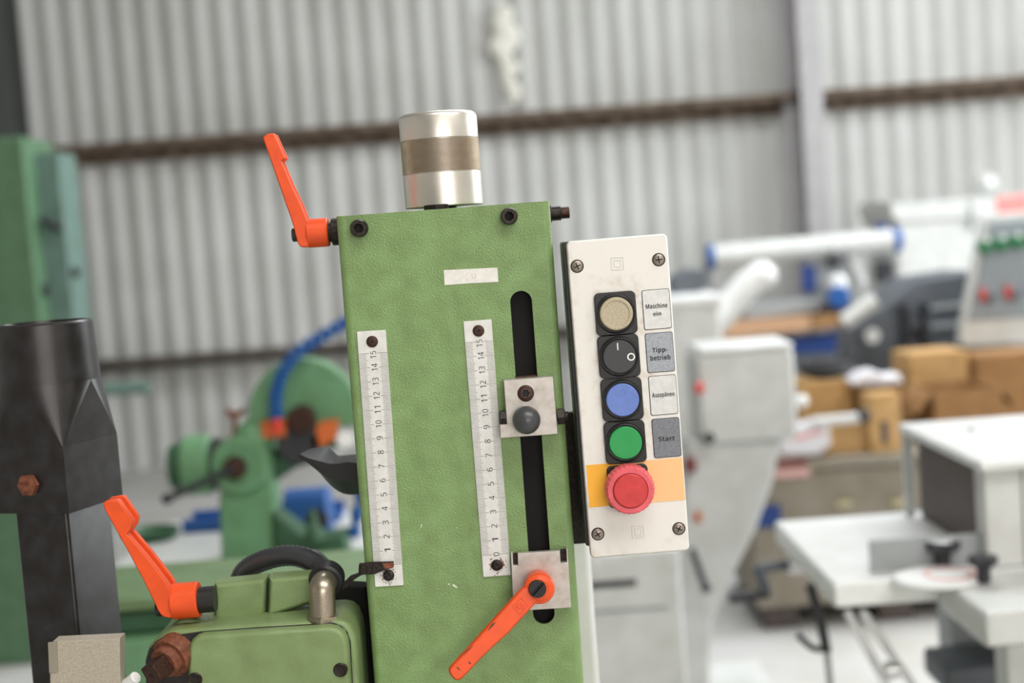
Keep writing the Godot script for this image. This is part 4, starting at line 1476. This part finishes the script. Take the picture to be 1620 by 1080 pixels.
	var tx1 := deep(536, 795, 3.55).x
	rbox(st, Vector3((tx0 + tx1) / 2, bh + 0.005, -3.60), Vector3(tx1 - tx0, 0.008, 0.13), 0.003)
	rbox(st, Vector3((tx0 + tx1) / 2, bh + 0.018, -3.54), Vector3(tx1 - tx0, 0.034, 0.008), 0.003)
	rbox(st, Vector3((tx0 + tx1) / 2, bh + 0.018, -3.66), Vector3(tx1 - tx0, 0.034, 0.008), 0.003)
	put(st, "tray_body", m.far_blue, tray)
	var mp := deep(488, 772, 3.42)
	var mo := thing("pump_motor", "blue pump motor with dark end behind the grinder wheel", "motor", Vector3(mp.x, bh, mp.z))
	st = begin()
	rod(st, Vector3(mp.x - 0.06, bh + 0.062, mp.z), Vector3(mp.x + 0.05, bh + 0.062, mp.z), 0.052, 28, 0.006)
	rbox(st, Vector3(mp.x, bh + 0.011, mp.z), Vector3(0.10, 0.02, 0.08), 0.004)
	put(st, "body", m.far_blue, mo)
	st = begin()
	rod(st, Vector3(mp.x + 0.02, bh + 0.045, mp.z + 0.052), Vector3(mp.x + 0.02, bh + 0.045, mp.z + 0.02), 0.030, 24, 0.004)
	put(st, "end_cap", m.charcoal, mo)
	var dp := deep(236, 800, 3.5)
	var dish := thing("green_dish", "small dark green dish at the end of the bench", "dish", Vector3(dp.x, bh, dp.z))
	st = begin()
	lathe(st, [Vector2(0, 0), Vector2(0.055, 0), Vector2(0.068, 0.012), Vector2(0.070, 0.024), Vector2(0.064, 0.024), Vector2(0.052, 0.008), Vector2(0, 0.006)], 28, Transform3D(Basis(Vector3.RIGHT, -PI / 2), Vector3(dp.x, bh, dp.z)))
	put(st, "bowl", m.far_green_dark, dish)

	# ---- tall green cabinet in the corner
	d = 5.2
	k = d / FOCAL
	at = deep(0, 360, d)
	var cab := thing("switch_cabinet", "tall green switch cabinet with black handles in the corner", "cabinet", Vector3(at.x - 0.1, 0, at.z))
	st = begin(); far_box_down(st, -160, 34, 222, d, 0.35, 0.01); put(st, "body", m.cab_green, cab)
	st = begin(); far_box_down(st, 34, 92, 242, d + 0.12, 0.22, 0.008); put(st, "side_box", m.teal, cab)
	for q in [[88, 354, 0.024], [52, 447, 0.042], [112, 424, 0.028]]:
		st = begin()
		var hp := deep(q[0], q[1], d + (0.12 if q[0] < 100 else 0.2))
		rod(st, hp + Vector3(-0.01, 0, -0.02), hp + Vector3(0, 0, 0.05), q[2] * 0.7, 14)
		rod(st, hp + Vector3(-q[2] * 1.6, q[2] * 0.9, 0.05), hp + Vector3(q[2] * 1.6, -q[2] * 0.9, 0.05), q[2] * 0.6, 14)
		put(st, "handle", m.charcoal, cab)
	st = begin(); rod(st, deep(80, 424, d + 0.2), deep(116, 424, d + 0.2), 0.012, 12); put(st, "handle_stem", m.charcoal, cab)
	st = begin(); rod(st, deep(60, 622, d + 0.1), deep(236, 612, d + 0.1), 0.024, 16); put(st, "pipe_arm", m.teal, cab)

	# ---- green planer table just behind the machine
	var t := thing("planer_table", "pale green cast machine table with dark green edge behind the orange levers", "machine", Vector3(-0.5, 0, -2.1))
	var th := deep(250, 944, 1.9).y
	st = begin(); rbox(st, Vector3(-0.42, th - 0.01, -2.01), Vector3(0.50, 0.02, 0.22), 0.006); put(st, "table_top", m.olive, t)
	st = begin(); rbox(st, Vector3(-0.42, th - 0.036, -2.01), Vector3(0.49, 0.032, 0.20), 0.006); put(st, "table_edge", m.far_green_dark, t)
	st = begin(); rbox(st, Vector3(-0.42, th / 2 - 0.026, -1.99), Vector3(0.46, th - 0.052, 0.20), 0.012); put(st, "body", m.mint, t)

func build_right_side() -> void:
	var st: SurfaceTool
	var d := 4.0
	# ---- white machine with square head and tapering neck
	var at := deep(1180, 700, d)
	var a := thing("band_saw", "white machine with square head box on a tapering neck and red button", "machine", Vector3(at.x, 0, at.z))
	st = begin(); far_box(st, 1104, 554, 1261, 702, d, 0.26, 0.016); put(st, "head_box", m.light_grey, a)
	st = begin(); far_box(st, 1106, 546, 1256, 556, d - 0.002, 0.25, 0.010); put(st, "head_lid", m.white_paint, a)
	st = begin()
	var fl := deep(1100, 900, d)
	var drop := (EYE.y / (d / FOCAL))
	far_shape(st, [[1090, 700], [1234, 696], [1224, 760], [1197, 835], [1152, 925], [1126, 985], [1124, 1080], [1128, 1155], [1052, 1160], [1064, 1080], [1072, 900]], d + 0.03, 0.16, 0.01)
	put(st, "neck", m.light_grey, a)
	st = begin(); rbox(st, Vector3(fl.x, 0.05, -d - 0.1), Vector3(0.42, 0.10, 0.4), 0.012); put(st, "foot", m.light_grey, a)
	st = begin(); rod(st, deep(1112, 613, d - 0.02), deep(1100, 614, d - 0.02), 0.016, 18); put(st, "red_button", m.red_paint, a)
	st = begin(); rod(st, deep(1122, 693, d + 0.02), deep(1122, 693, d - 0.04), 0.016, 18); put(st, "black_knob", m.charcoal, a)
	st = begin(); ball(st, deep(1268, 634, d + 0.05), 0.02, 16); put(st, "side_knob", m.white_paint, a)
	st = begin()
	rod(st, deep(1094, 868, d - 0.02), deep(1114, 922, d - 0.05), 0.010, 12)
	ball(st, deep(1117, 930, d - 0.05), 0.015, 14)
	put(st, "lever", m.charcoal, a)
	st = begin(); far_box(st, 1084, 726, 1102, 748, d - 0.01, 0.04, 0.004); put(st, "maroon_switch", m.maroon, a)
	st = begin(); far_box(st, 1100, 812, 1110, 826, d + 0.01, 0.03, 0.004); put(st, "brass_plate", m.orange_bracket, a)
	for q in [[1078, 962], [1080, 1002]]:
		st = begin(); rod(st, deep(q[0], q[1], d + 0.04), deep(q[0], q[1], d), 0.008, 12); put(st, "bolt", m.mid_grey, a)

	# ---- white planer with a slanting chute behind it
	d = 5.75
	at = deep(1090, 600, d)
	var b := thing("thickness_planer", "white machine with slanting rounded extraction chute", "machine", Vector3(at.x, 0, at.z))
	st = begin(); far_box_down(st, 1000, 1140, 478, d, 0.5, 0.02); put(st, "body", m.light_grey, b)
	st = begin(); far_box(st, 996, 470, 1144, 486, d - 0.01, 0.5, 0.01); put(st, "top_plate", m.white_paint, b)
	st = begin()
	tube(st, smooth_path([deep(1100, 530, d + 0.2), deep(1142, 496, d + 0.2), deep(1172, 462, d + 0.2), deep(1196, 440, d + 0.2), deep(1206, 436, d + 0.2)], 8), 0.062, 20)
	ball(st, deep(1206, 436, d + 0.2), 0.062, 20)
	put(st, "chute", m.white_paint, b)
	st = begin()
	far_shape(st, [[1064, 440], [1090, 425], [1118, 428], [1122, 452], [1095, 470], [1066, 478]], d + 0.25, 0.2, 0.008)
	put(st, "feed_motor", m.slate, b)

	# ---- pale cabinet with a dark slot beside the green column
	d = 3.2
	at = deep(1000, 980, d)
	var cb := thing("grey_cabinet", "pale grey machine cabinet with a dark slot beside the green column", "cabinet", Vector3(at.x, 0, at.z))
	st = begin(); far_box_down(st, 880, 1076, 872, d, 0.35, 0.012); put(st, "body", m.light_grey, cb)
	st = begin(); far_box(st, 900, 920, 1008, 931, d - 0.006, 0.012, 0.003); put(st, "slot", m.charcoal, cb)
	st = begin(); far_box(st, 880, 965, 1060, 969, d - 0.006, 0.012, 0.001); put(st, "seam", m.mid_grey, cb)

	build_beam_saw()

	# ---- big white dust collector far behind
	d = 8.2
	at = deep(1500, 400, d)
	var w := thing("dust_collector", "large white box-shaped dust collector with pink red label", "machine", Vector3(at.x, 0, at.z))
	st = begin(); far_box_down(st, 1414, 1760, 322, d, 0.7, 0.03); put(st, "body", m.light_grey, w)
	st = begin(); far_shape(st, [[1408, 318], [1424, 322], [1700, 300], [1700, 336], [1424, 352], [1410, 342]], d - 0.02, 0.74, 0.01); put(st, "top_rim", m.light_grey, w)
	st = begin(); far_shape(st, [[1577, 312], [1640, 306], [1640, 332], [1579, 337]], d - 0.03, 0.02, 0.002); put(st, "red_label", m.red_label, w)
	st = begin(); far_box(st, 1534, 320, 1540, 362, d - 0.03, 0.03, 0.002); put(st, "latch", m.mid_grey, w)
	st = begin(); ball(st, deep(1560, 292, d + 0.3), 0.07, 18); put(st, "bag_top", m.light_grey, w)

	# ---- slate grey sliding table machine
	d = 6.0
	at = deep(1450, 600, d)
	var sl := thing("slate_machine", "slate grey sloped machine with a round pale knob and black levers", "machine", Vector3(at.x, 0, at.z))
	st = begin(); far_shape(st, [[1356, 600], [1358, 545], [1374, 505], [1446, 444], [1534, 430], [1560, 430], [1560, 640], [1560, 760], [1356, 760]], d, 0.4, 0.012); put(st, "body", m.slate, sl)
	st = begin(); far_box_down(st, 1360, 1560, 745, d + 0.02, 0.36, 0.01); put(st, "base", m.slate, sl)
	st = begin(); far_box(st, 1346, 518, 1360, 600, d - 0.02, 0.2, 0.006); put(st, "side_cover", m.slate, sl)
	st = begin(); rod(st, deep(1380, 531, d + 0.02), deep(1380, 531, d - 0.03), 0.032, 24); put(st, "round_knob", m.white_paint, sl)
	for q in [[[1428, 480], [1434, 520], [1424, 572]], [[1464, 478], [1460, 520], [1470, 552]]]:
		st = begin()
		tube(st, smooth_path([deep(q[0][0], q[0][1], d - 0.06), deep(q[1][0], q[1][1], d - 0.04), deep(q[2][0], q[2][1], d - 0.02)], 6), 0.022, 12)
		put(st, "black_lever", m.charcoal, sl)
	st = begin(); rod(st, deep(1425, 520, d - 0.03), deep(1470, 515, d - 0.03), 0.03, 12); put(st, "lever_shaft", m.charcoal, sl)
	for y in [478, 508]:
		st = begin(); far_shape(st, [[1470, y + 6], [1556, y - 2], [1556, y + 5], [1470, y + 13]], d - 0.015, 0.03, 0.002); put(st, "rail", m.mid_grey, sl)
	st = begin()
	tube(st, smooth_path([deep(1335, 510, d - 0.05), deep(1360, 492, d - 0.05), deep(1385, 474, d - 0.05)], 6), 0.036, 14)
	put(st, "pale_duct", m.light_grey, sl)

	# ---- control console with green and red knobs
	d = 5.6
	at = deep(1600, 600, d)
	var co := thing("control_console", "grey sloped control console with green knobs above red switches", "console", Vector3(at.x, 0, at.z))
	st = begin(); far_shape(st, [[1556, 346], [1562, 340], [1720, 326], [1720, 540], [1532, 550], [1520, 545], [1522, 520]], d, 0.07, 0.012); put(st, "housing", m.light_grey, co)
	st = begin(); far_shape(st, [[1566, 352], [1720, 338], [1720, 496], [1532, 507]], d - 0.012, 0.02, 0.003); put(st, "face_plate", m.console, co)
	for q in [[1556, 390], [1581, 386], [1606, 382], [1631, 378]]:
		st = begin()
		p_knob(st, deep(q[0], q[1], d - 0.012), 0.028, 0.05)
		put(st, "green_knob", m.knob_green, co)
		st = begin()
		rod(st, deep(q[0] + 6, q[1] - 10, d - 0.02), deep(q[0] + 6, q[1] - 10, d - 0.06), 0.012, 14)
		put(st, "pale_cap", m.white_paint, co)
	for q in [[1558, 466], [1597, 462], [1636, 458]]:
		st = begin()
		p_knob(st, deep(q[0] + 5, q[1] + 4, d - 0.012), 0.022, 0.04)
		put(st, "switch_body", m.slate, co)
		st = begin(); far_box(st, q[0] - 5, q[1] - 10, q[0] + 2, q[1] + 10, d - 0.055, 0.02, 0.003); put(st, "red_switch", m.red_paint, co)
	st = begin(); far_box_down(st, 1570, 1680, 520, d + 0.06, 0.14, 0.01); put(st, "stand", m.mid_grey, co)

	build_carton_pile()
	build_saw_table()

func p_knob(st: SurfaceTool, at: Vector3, r: float, l: float) -> void:
	lathe(st, [Vector2(r, -0.002), Vector2(r, l * 0.5), Vector2(r * 0.7, l * 0.6), Vector2(r * 0.6, l), Vector2(0, l)], 18, Transform3D(Basis.IDENTITY, at))

func build_beam_saw() -> void:
	var st: SurfaceTool
	var d := 7.4
	var at := deep(1260, 560, d)
	var o := thing("beam_saw", "long machine with white tubular beam, blue end clamps and beech board", "saw", Vector3(at.x, 0, at.z))
	st = begin(); rod(st, deep(1128, 406, d), deep(1412, 380, d), 0.062, 28, 0.006); put(st, "beam", m.light_grey, o)
	for q in [[1119, 407, 1129, 406], [1411, 380, 1424, 379]]:
		st = begin(); rod(st, deep(q[0], q[1], d), deep(q[2], q[3], d), 0.066, 24, 0.004); put(st, "end_clamp", m.far_blue, o)
	for q in [[1386, 354, 1404, 366], [1118, 392, 1128, 398]]:
		st = begin(); far_box(st, q[0], q[1], q[2], q[3], d - 0.02, 0.05, 0.006); put(st, "clamp_screw", m.far_blue_dark, o)
	for q in [[1312, 384, 1318, 404], [1332, 382, 1338, 404]]:
		st = begin(); rod(st, deep(q[0], 394, d), deep(q[0] + 5, 393, d), 0.064, 24, 0.002); put(st, "beam_band", m.mid_grey, o)
	st = begin(); far_shape(st, [[1176, 482], [1300, 470], [1302, 492], [1180, 506]], d - 0.1, 0.2, 0.006); put(st, "slide_rail", m.mid_grey, o)
	st = begin(); far_shape(st, [[1142, 512], [1282, 500], [1284, 522], [1144, 536]], d - 0.2, 0.3, 0.004); put(st, "beech_board", m.beech, o)
	st = begin(); far_shape(st, [[1284, 500], [1346, 496], [1346, 514], [1286, 522]], d - 0.2, 0.3, 0.004); put(st, "worn_board", m.cardboard_dark, o)
	st = begin(); far_shape(st, [[1248, 538], [1346, 526], [1346, 556], [1256, 560]], d - 0.15, 0.25, 0.006); put(st, "blue_body", m.far_blue_dark, o)
	st = begin(); far_box_down(st, 1150, 1360, 545, d, 0.3, 0.01); put(st, "stand", m.mid_grey, o)
	st = begin(); rod(st, deep(1327, 470, d - 0.2), deep(1327, 470, d - 0.05), 0.058, 26, 0.01); put(st, "motor", m.far_blue, o)
	st = begin(); rod(st, deep(1325, 448, d - 0.14), deep(1325, 448, d - 0.04), 0.05, 22, 0.02); put(st, "motor_cap", m.white_paint, o)
	st = begin(); far_box(st, 1298, 480, 1348, 500, d - 0.15, 0.2, 0.006); put(st, "carriage", m.brown_panel, o)
	st = begin(); far_box(st, 1270, 420, 1291, 462, d - 0.05, 0.04, 0.004); put(st, "blue_plate", m.far_blue_dark, o)
	st = begin(); far_shape(st, [[1290, 440], [1300, 410], [1318, 402], [1335, 404], [1345, 440], [1350, 490], [1290, 490]], d, 0.08, 0.006); put(st, "carriage_plate", m.mid_grey, o)
	st = begin(); rod(st, deep(1318, 402, d - 0.1), deep(1322, 425, d - 0.1), 0.03, 16); put(st, "hose_stub", m.charcoal, o)
	st = begin(); far_box(st, 1390, 414, 1414, 446, d - 0.02, 0.1, 0.006); put(st, "black_box", m.charcoal, o)
	for q in [[1124, 410, 500], [1402, 395, 520]]:
		st = begin(); far_box(st, q[0] - 5, q[1], q[0] + 5, q[2] + 40, d + 0.05, 0.05, 0.004); put(st, "upright", m.mid_grey, o)
	st = begin(); far_box(st, 1130, 540, 1420, 556, d + 0.03, 0.1, 0.004); put(st, "cross_beam", m.slate, o)
	st = begin(); far_shape(st, [[1340, 400], [1350, 396], [1374, 450], [1364, 456]], d - 0.02, 0.05, 0.003); put(st, "brace", m.light_grey, o)

func carton(called: String, label: String, x0: float, y0: float, x1: float, y1: float, d: float, depth: float, yaw: float, open_top: bool, material: Material, base: float) -> void:
	var k := d / FOCAL
	var c := deep((x0 + x1) / 2, (y0 + y1) / 2, d)
	var w := (x1 - x0) * k
	var h := c.y + (y1 - y0) * k / 2 - base
	base += 0.002
	var o := thing(called, label, "box", Vector3(c.x, base, c.z - depth / 2), "cartons heaped on the low crate")
	o.rotation.y = yaw
	X = Transform3D.IDENTITY
	var t := 0.006
	for q in [["front_panel", Vector3(0, h / 2, depth / 2), Vector3(w, h, t)], ["rear_panel", Vector3(0, h / 2, -depth / 2), Vector3(w, h, t)], ["side_panel", Vector3(-w / 2, h / 2, 0), Vector3(t, h, depth)], ["side_panel", Vector3(w / 2, h / 2, 0), Vector3(t, h, depth)], ["bottom_panel", Vector3(0, t / 2, 0), Vector3(w, t, depth)]]:
		var st := begin()
		rbox(st, q[1], q[2], 0.001)
		put(st, q[0], material, o)
	if open_top:
		for e in [-1, 1]:
			var st := begin()
			X = Transform3D(Basis(Vector3.BACK, -e * 0.9), Vector3(e * w / 2, h, 0))
			rbox(st, Vector3(e * 0.05, 0, 0), Vector3(0.1, t, depth * 0.95), 0.001)
			X = Transform3D.IDENTITY
			put(st, "flap", material, o)
	else:
		for e in [-1, 1]:
			var st := begin()
			rbox(st, Vector3(0, h, e * depth / 4), Vector3(w, t, depth / 2 - 0.004), 0.001)
			put(st, "flap", material, o)

func build_carton_pile() -> void:
	var st: SurfaceTool
	# low taupe crate that carries the pile
	var d := 4.9
	var top := on_height(1330, 724, 0.0).y
	var c0 := deep(1180, 722, d)
	var c1 := deep(1640, 690, d)
	var h: float = deep(1340, 722, d).y
	var cr := thing("low_crate", "low taupe crate under the heap of cartons", "crate", Vector3((c0.x + c1.x) / 2, 0, -d - 0.35))
	st = begin(); rbox(st, Vector3((c0.x + c1.x) / 2, h - 0.02, -d - 0.35), Vector3(c1.x - c0.x, 0.04, 0.72), 0.006); put(st, "lid", m.taupe, cr)
	st = begin(); rbox(st, Vector3((c0.x + c1.x) / 2, h / 2 + 0.02, -d - 0.35), Vector3(c1.x - c0.x - 0.02, h - 0.13, 0.68), 0.006); put(st, "body", m.taupe, cr)
	for e in 3:
		st = begin(); rbox(st, Vector3(lerpf(c0.x + 0.1, c1.x - 0.1, e / 2.0), 0.045, -d - 0.35), Vector3(0.12, 0.09, 0.6), 0.004); put(st, "runner", m.brown_panel, cr)
	st = begin(); far_box(st, 1197, 800, 1236, 834, d - 0.012, 0.02, 0.002); put(st, "blue_notice", m.far_blue_dark, cr)
	for q in [[1336, 798], [1424, 796]]:
		st = begin(); far_box(st, q[0] - 12, q[1] - 5, q[0] + 12, q[1] + 5, d - 0.012, 0.03, 0.003); put(st, "pale_latch", m.straw, cr)
	# cartons
	carton("carton", "tan carton standing on end with a dark hand slot", 1376, 624, 1424, 722, d + 0.02, 0.10, 0.05, false, m.cardboard, h)
	var slot := get_node("carton")
	st = begin(); X = Transform3D.IDENTITY
	rbox(st, Vector3(-0.005, 0.07, 0.056), Vector3(0.026, 0.08, 0.004), 0.002)
	put(st, "hand_slot", m.brown_panel, slot)
	carton("carton", "long low tan carton beside the white film bag", 1300, 672, 1374, 722, d + 0.06, 0.18, 0.0, false, m.cardboard, h)
	carton("carton", "large open brown carton with spread flaps behind the saw table", 1476, 616, 1584, 700, d + 0.12, 0.26, 0.04, true, m.cardboard_dark, h)
	carton("carton", "big brown carton under the control console", 1548, 560, 1660, 700, d + 0.42, 0.24, -0.03, false, m.cardboard_dark, h)
	carton("carton", "pale tan carton below the slate machine", 1440, 558, 1532, 700, d + 0.44, 0.22, 0.04, false, m.cardboard, h)
	carton("carton", "small tan carton under the coiled black cable", 1268, 604, 1352, 700, d + 0.34, 0.24, -0.02, false, m.cardboard, h)
	# coiled cable
	var cc := deep(1308, 590, d + 0.45)
	var coil_y: float = deep(1310, 604, d + 0.34).y + 0.004
	st = begin()
	var path := []
	for i in 97:
		var a := TAU * 4.0 * i / 96.0
		path.append(Vector3(cc.x + cos(a) * (0.092 - 0.010 * sin(a * 0.7)), coil_y + 0.016 + 0.042 * i / 96.0 + 0.005 * sin(a * 2.3), cc.z + sin(a) * 0.092))
	X = Transform3D.IDENTITY
	tube(st, path, 0.012, 10)
	tag(put(st, "coiled_cable", m.charcoal), "coil of thick black cable lying on a small tan carton", "cable")
	# white film bag with red print
	var bp := deep(1272, 690, d - 0.02)
	var bag := thing("film_bag", "crumpled white film bag with red print on the low crate", "bag", Vector3(bp.x, h, bp.z))
	st = begin()
	far_shape(st, [[1234, 690], [1262, 672], [1300, 660], [1312, 676], [1316, 704], [1298, 720], [1262, 722], [1234, 720]], d + 0.0, 0.06, 0.014)
	put(st, "film", m.film, bag)
	st = begin()
	for q in [[1256, 690, 1274, 687], [1278, 686, 1290, 680], [1292, 684, 1300, 680]]:
		far_shape(st, [[q[0], q[1]], [q[2], q[3]], [q[2], q[3] + 6], [q[0], q[1] + 6]], d - 0.002, 0.006, 0.001)
	put(st, "red_print", m.red_label, bag)
	for q in [["maroon_folder", "dark maroon folder lying at the front edge of the low crate", m.maroon, 0.0], ["pink_folder", "pale pink folder stuck below the crate lid edge", m.pale_pink, 0.0]]:
		pass
	st = begin(); X = Transform3D(Basis.IDENTITY, -cr.position)
	far_box(st, 1229, 727, 1277, 739, d - 0.012, 0.02, 0.002); put(st, "maroon_strip", m.maroon, cr)
	st = begin(); far_box(st, 1226, 742, 1282, 755, d - 0.012, 0.02, 0.002); put(st, "pink_strip", m.pale_pink, cr)
	# pale rod with black ball
	var rp := deep(1330, 664, d + 0.02)
	var cl := thing("ball_lever", "pale lever with a black ball end resting on the cartons", "lever", rp)
	st = begin(); rod(st, deep(1286, 668, d - 0.02), deep(1362, 660, d - 0.02), 0.018, 14); put(st, "shaft", m.light_grey, cl)
	st = begin(); ball(st, deep(1366, 658, d - 0.02), 0.026, 20); put(st, "ball_end", m.charcoal, cl)
	# loose paper on the cartons
	var pp := deep(1385, 598, d + 0.3)
	var sheet := thing("paper_sheets", "loose white paper crumpled on top of the cartons", "paper", pp)
	st = begin()
	far_shape(st, [[1346, 604], [1362, 590], [1384, 586], [1402, 594], [1424, 592], [1430, 607], [1400, 610], [1372, 610], [1350, 611]], d + 0.25, 0.12, 0.012)
	put(st, "sheet", m.film, sheet)
	carton("carton", "squat dark carton under the loose paper", 1366, 616, 1426, 700, d + 0.26, 0.18, 0.0, false, m.cardboard_dark, h)

func build_saw_table() -> void:
	var st: SurfaceTool
	var o := thing("saw_table", "white saw table with raised cabinet, grey fence and black star knobs", "machine", Vector3(0.9, 0, -2.55))
	var hy := 0.85
	var a := on_height(1240, 823, hy)
	var b := on_height(1301, 924, hy)
	var x0 := (a.x + b.x) / 2
	var zn := b.z
	var zf := a.z
	var c := on_height(1557, 968, hy)
	var c2 := on_height(1505, 921, hy)
	# tops
	st = begin(); rbox(st, Vector3((x0 + 1.5) / 2, hy - 0.021, (zn + zf) / 2), Vector3(1.5 - x0, 0.042, zn - zf), 0.005); put(st, "table_top", m.white_paint, o)
	st = begin(); rbox(st, Vector3((c.x + 1.5) / 2, hy - 0.028, (c.z + zn) / 2 + 0.001), Vector3(1.5 - c.x, 0.056, c.z - zn), 0.008); put(st, "front_ledge", m.light_grey, o)
	# raised cabinet
	var hb := EYE.y - 0.418
	var n := on_height(1542, 732, hb)
	var f := on_height(1428, 669, hb)
	var bx := (n.x + f.x) / 2
	st = begin(); rbox(st, Vector3((bx + 1.5) / 2, hb - 0.008, (n.z + f.z) / 2), Vector3(1.5 - bx, 0.016, n.z - f.z), 0.004); put(st, "cabinet_top", m.white_paint, o)
	st = begin(); rbox(st, Vector3((bx + 1.5) / 2 + 0.006, (hb + hy) / 2 - 0.006, n.z - 0.05), Vector3(1.5 - bx - 0.012, hb - hy - 0.014, 0.05), 0.004); put(st, "front_panel", m.light_grey, o)
	st = begin(); rbox(st, Vector3(bx + 0.012, (hb + hy) / 2 - 0.006, f.z + 0.012), Vector3(0.018, hb - hy - 0.014, 0.018), 0.003); put(st, "rear_post", m.light_grey, o)
	st = begin(); rbox(st, Vector3(bx + 0.035, (hb + hy) / 2 - 0.006, (n.z + f.z) / 2 - 0.02), Vector3(0.012, hb - hy - 0.014, n.z - f.z - 0.09), 0.002); put(st, "side_panel", m.brown_panel, o)
	st = begin(); rbox(st, Vector3(bx + 0.075, (hb + hy) / 2 - 0.006, n.z - 0.0235), Vector3(0.004, hb - hy - 0.02, 0.005), 0.001); put(st, "seam", m.mid_grey, o)
	st = begin(); var bt := on_height(1536, 680, hb); rod(st, bt + Vector3(0, -0.004, 0), bt + Vector3(0, 0.004, 0), 0.007, 16); put(st, "bolt", m.mid_grey, o)
	# fence, dial and star knobs
	var f0 := on_height(1377, 906, hy)
	st = begin(); rbox(st, Vector3(f0.x + 0.11, hy + 0.027, f0.z), Vector3(0.22, 0.054, 0.006), 0.001); put(st, "fence", m.mid_grey, o)
	var dc := on_height(1468, 900, hy + 0.006)
	st = begin(); lathe(st, [Vector2(0, 0), Vector2(0.066, 0), Vector2(0.070, 0.003), Vector2(0.066, 0.007), Vector2(0, 0.010)], 40, Transform3D(Basis(Vector3.RIGHT, -PI / 2), Vector3(dc.x, hy, f0.z + 0.075))); put(st, "dial", m.white_paint, o)
	st = begin(); lathe(st, [Vector2(0.044, 0.0062), Vector2(0.044, 0.0086), Vector2(0.034, 0.0098), Vector2(0.034, 0.0070)], 40, Transform3D(Basis(Vector3.RIGHT, -PI / 2), Vector3(dc.x + 0.02, hy, f0.z + 0.075))); put(st, "red_scale_ring", m.pale_pink, o)
	for q in [[1490, 880, 0.032, true], [1556, 904, 0.024, false]]:
		var kp := on_height(q[0], q[1], hy + 0.02)
		var up := Transform3D(Basis(Vector3.RIGHT, -PI / 2), Vector3(kp.x, hy + 0.004, kp.z))
		st = begin()
		X = Transform3D(Basis.IDENTITY, -o.position) * up
		prism(st, circle(0, 0, q[2] * 0.45, 20), 0.0, 0.03, 0.001)
		var star := PackedVector2Array()
		for i in 60:
			var an := TAU * i / 60.0
			star.append(Vector2(cos(an), sin(an)) * q[2] * (0.88 + 0.12 * cos(an * 5.0)))
		prism(st, star, 0.026, 0.042, 0.004)
		put(st, "star_knob", m.charcoal, o)
		if q[3]:
			st = begin(); prism(st, circle(0, 0, q[2] * 0.8, 28), 0.042, 0.046, 0.002); put(st, "knob_cap", m.silver, o)
		X = Transform3D(Basis.IDENTITY, -o.position)
	# underframe
	st = begin(); rbox(st, Vector3(0.835, 0.404, -2.72), Vector3(0.07, 0.808, 0.10), 0.008); put(st, "rear_column", m.mid_grey, o)
	st = begin(); rbox(st, Vector3(1.20, 0.404, -2.66), Vector3(0.62, 0.806, 0.24), 0.01); put(st, "cabinet_body", m.charcoal, o)
	st = begin(); rbox(st, Vector3(0.772, 0.397, -2.25), Vector3(0.046, 0.792, 0.06), 0.006); put(st, "front_column", m.light_grey, o)
	st = begin(); rbox(st, Vector3(0.80, 0.60, -2.56), Vector3(0.14, 0.05, 0.14), 0.008); put(st, "motor_plate", m.slate, o)
	st = begin(); rbox(st, Vector3(0.855, 0.40, -2.40), Vector3(0.018, 0.80, 0.02), 0.003); put(st, "timber_strip", m.beech, o)
	st = begin(); tube(st, smooth_path([deep(1281, 925, 2.5), deep(1296, 975, 2.5), deep(1308, 1030, 2.5)], 6), 0.009, 12); put(st, "clamp_rod", m.charcoal, o)
	st = begin(); var lo := deep(1308, 1030, 2.5); rod(st, lo, Vector3(lo.x + 0.03, 0.0, lo.z), 0.006, 12); put(st, "thin_leg", m.mid_grey, o)
	st = begin(); tube(st, smooth_path([deep(1262, 1004, 2.5), deep(1285, 1024, 2.5), deep(1306, 1026, 2.5)], 6), 0.006, 10); put(st, "hook", m.charcoal, o)
	for q in [[1340, 966, 1406, 1090], [1364, 966, 1448, 1090]]:
		st = begin(); var s0 := deep(q[0], q[1], 2.55); var s1 := deep(q[2], q[3], 2.55)
		bar(st, s0, s0 + (s1 - s0) * (s0.y / (s0.y - s1.y)), 0.014, 0.014, 0.002); put(st, "strut", m.silver, o)
	st = begin(); rod(st, deep(1400, 1060, 2.5), deep(1420, 1058, 2.5), 0.016, 14); put(st, "strut_joint", m.silver, o)
	# crank handle at the side
	st = begin()
	rod(st, deep(1296, 887, 2.72), deep(1246, 893, 2.72), 0.019, 18)
	put(st, "crank_bush", m.silver, o)
	st = begin()
	rod(st, deep(1250, 893, 2.72), deep(1200, 899, 2.72), 0.010, 12)
	rod(st, deep(1198, 894, 2.72), deep(1214, 940, 2.72), 0.010, 12)
	put(st, "crank_arm", m.slate, o)
	st = begin()
	rod(st, deep(1216, 938, 2.72), deep(1154, 946, 2.72), 0.011, 14)
	put(st, "crank_grip", m.charcoal, o)
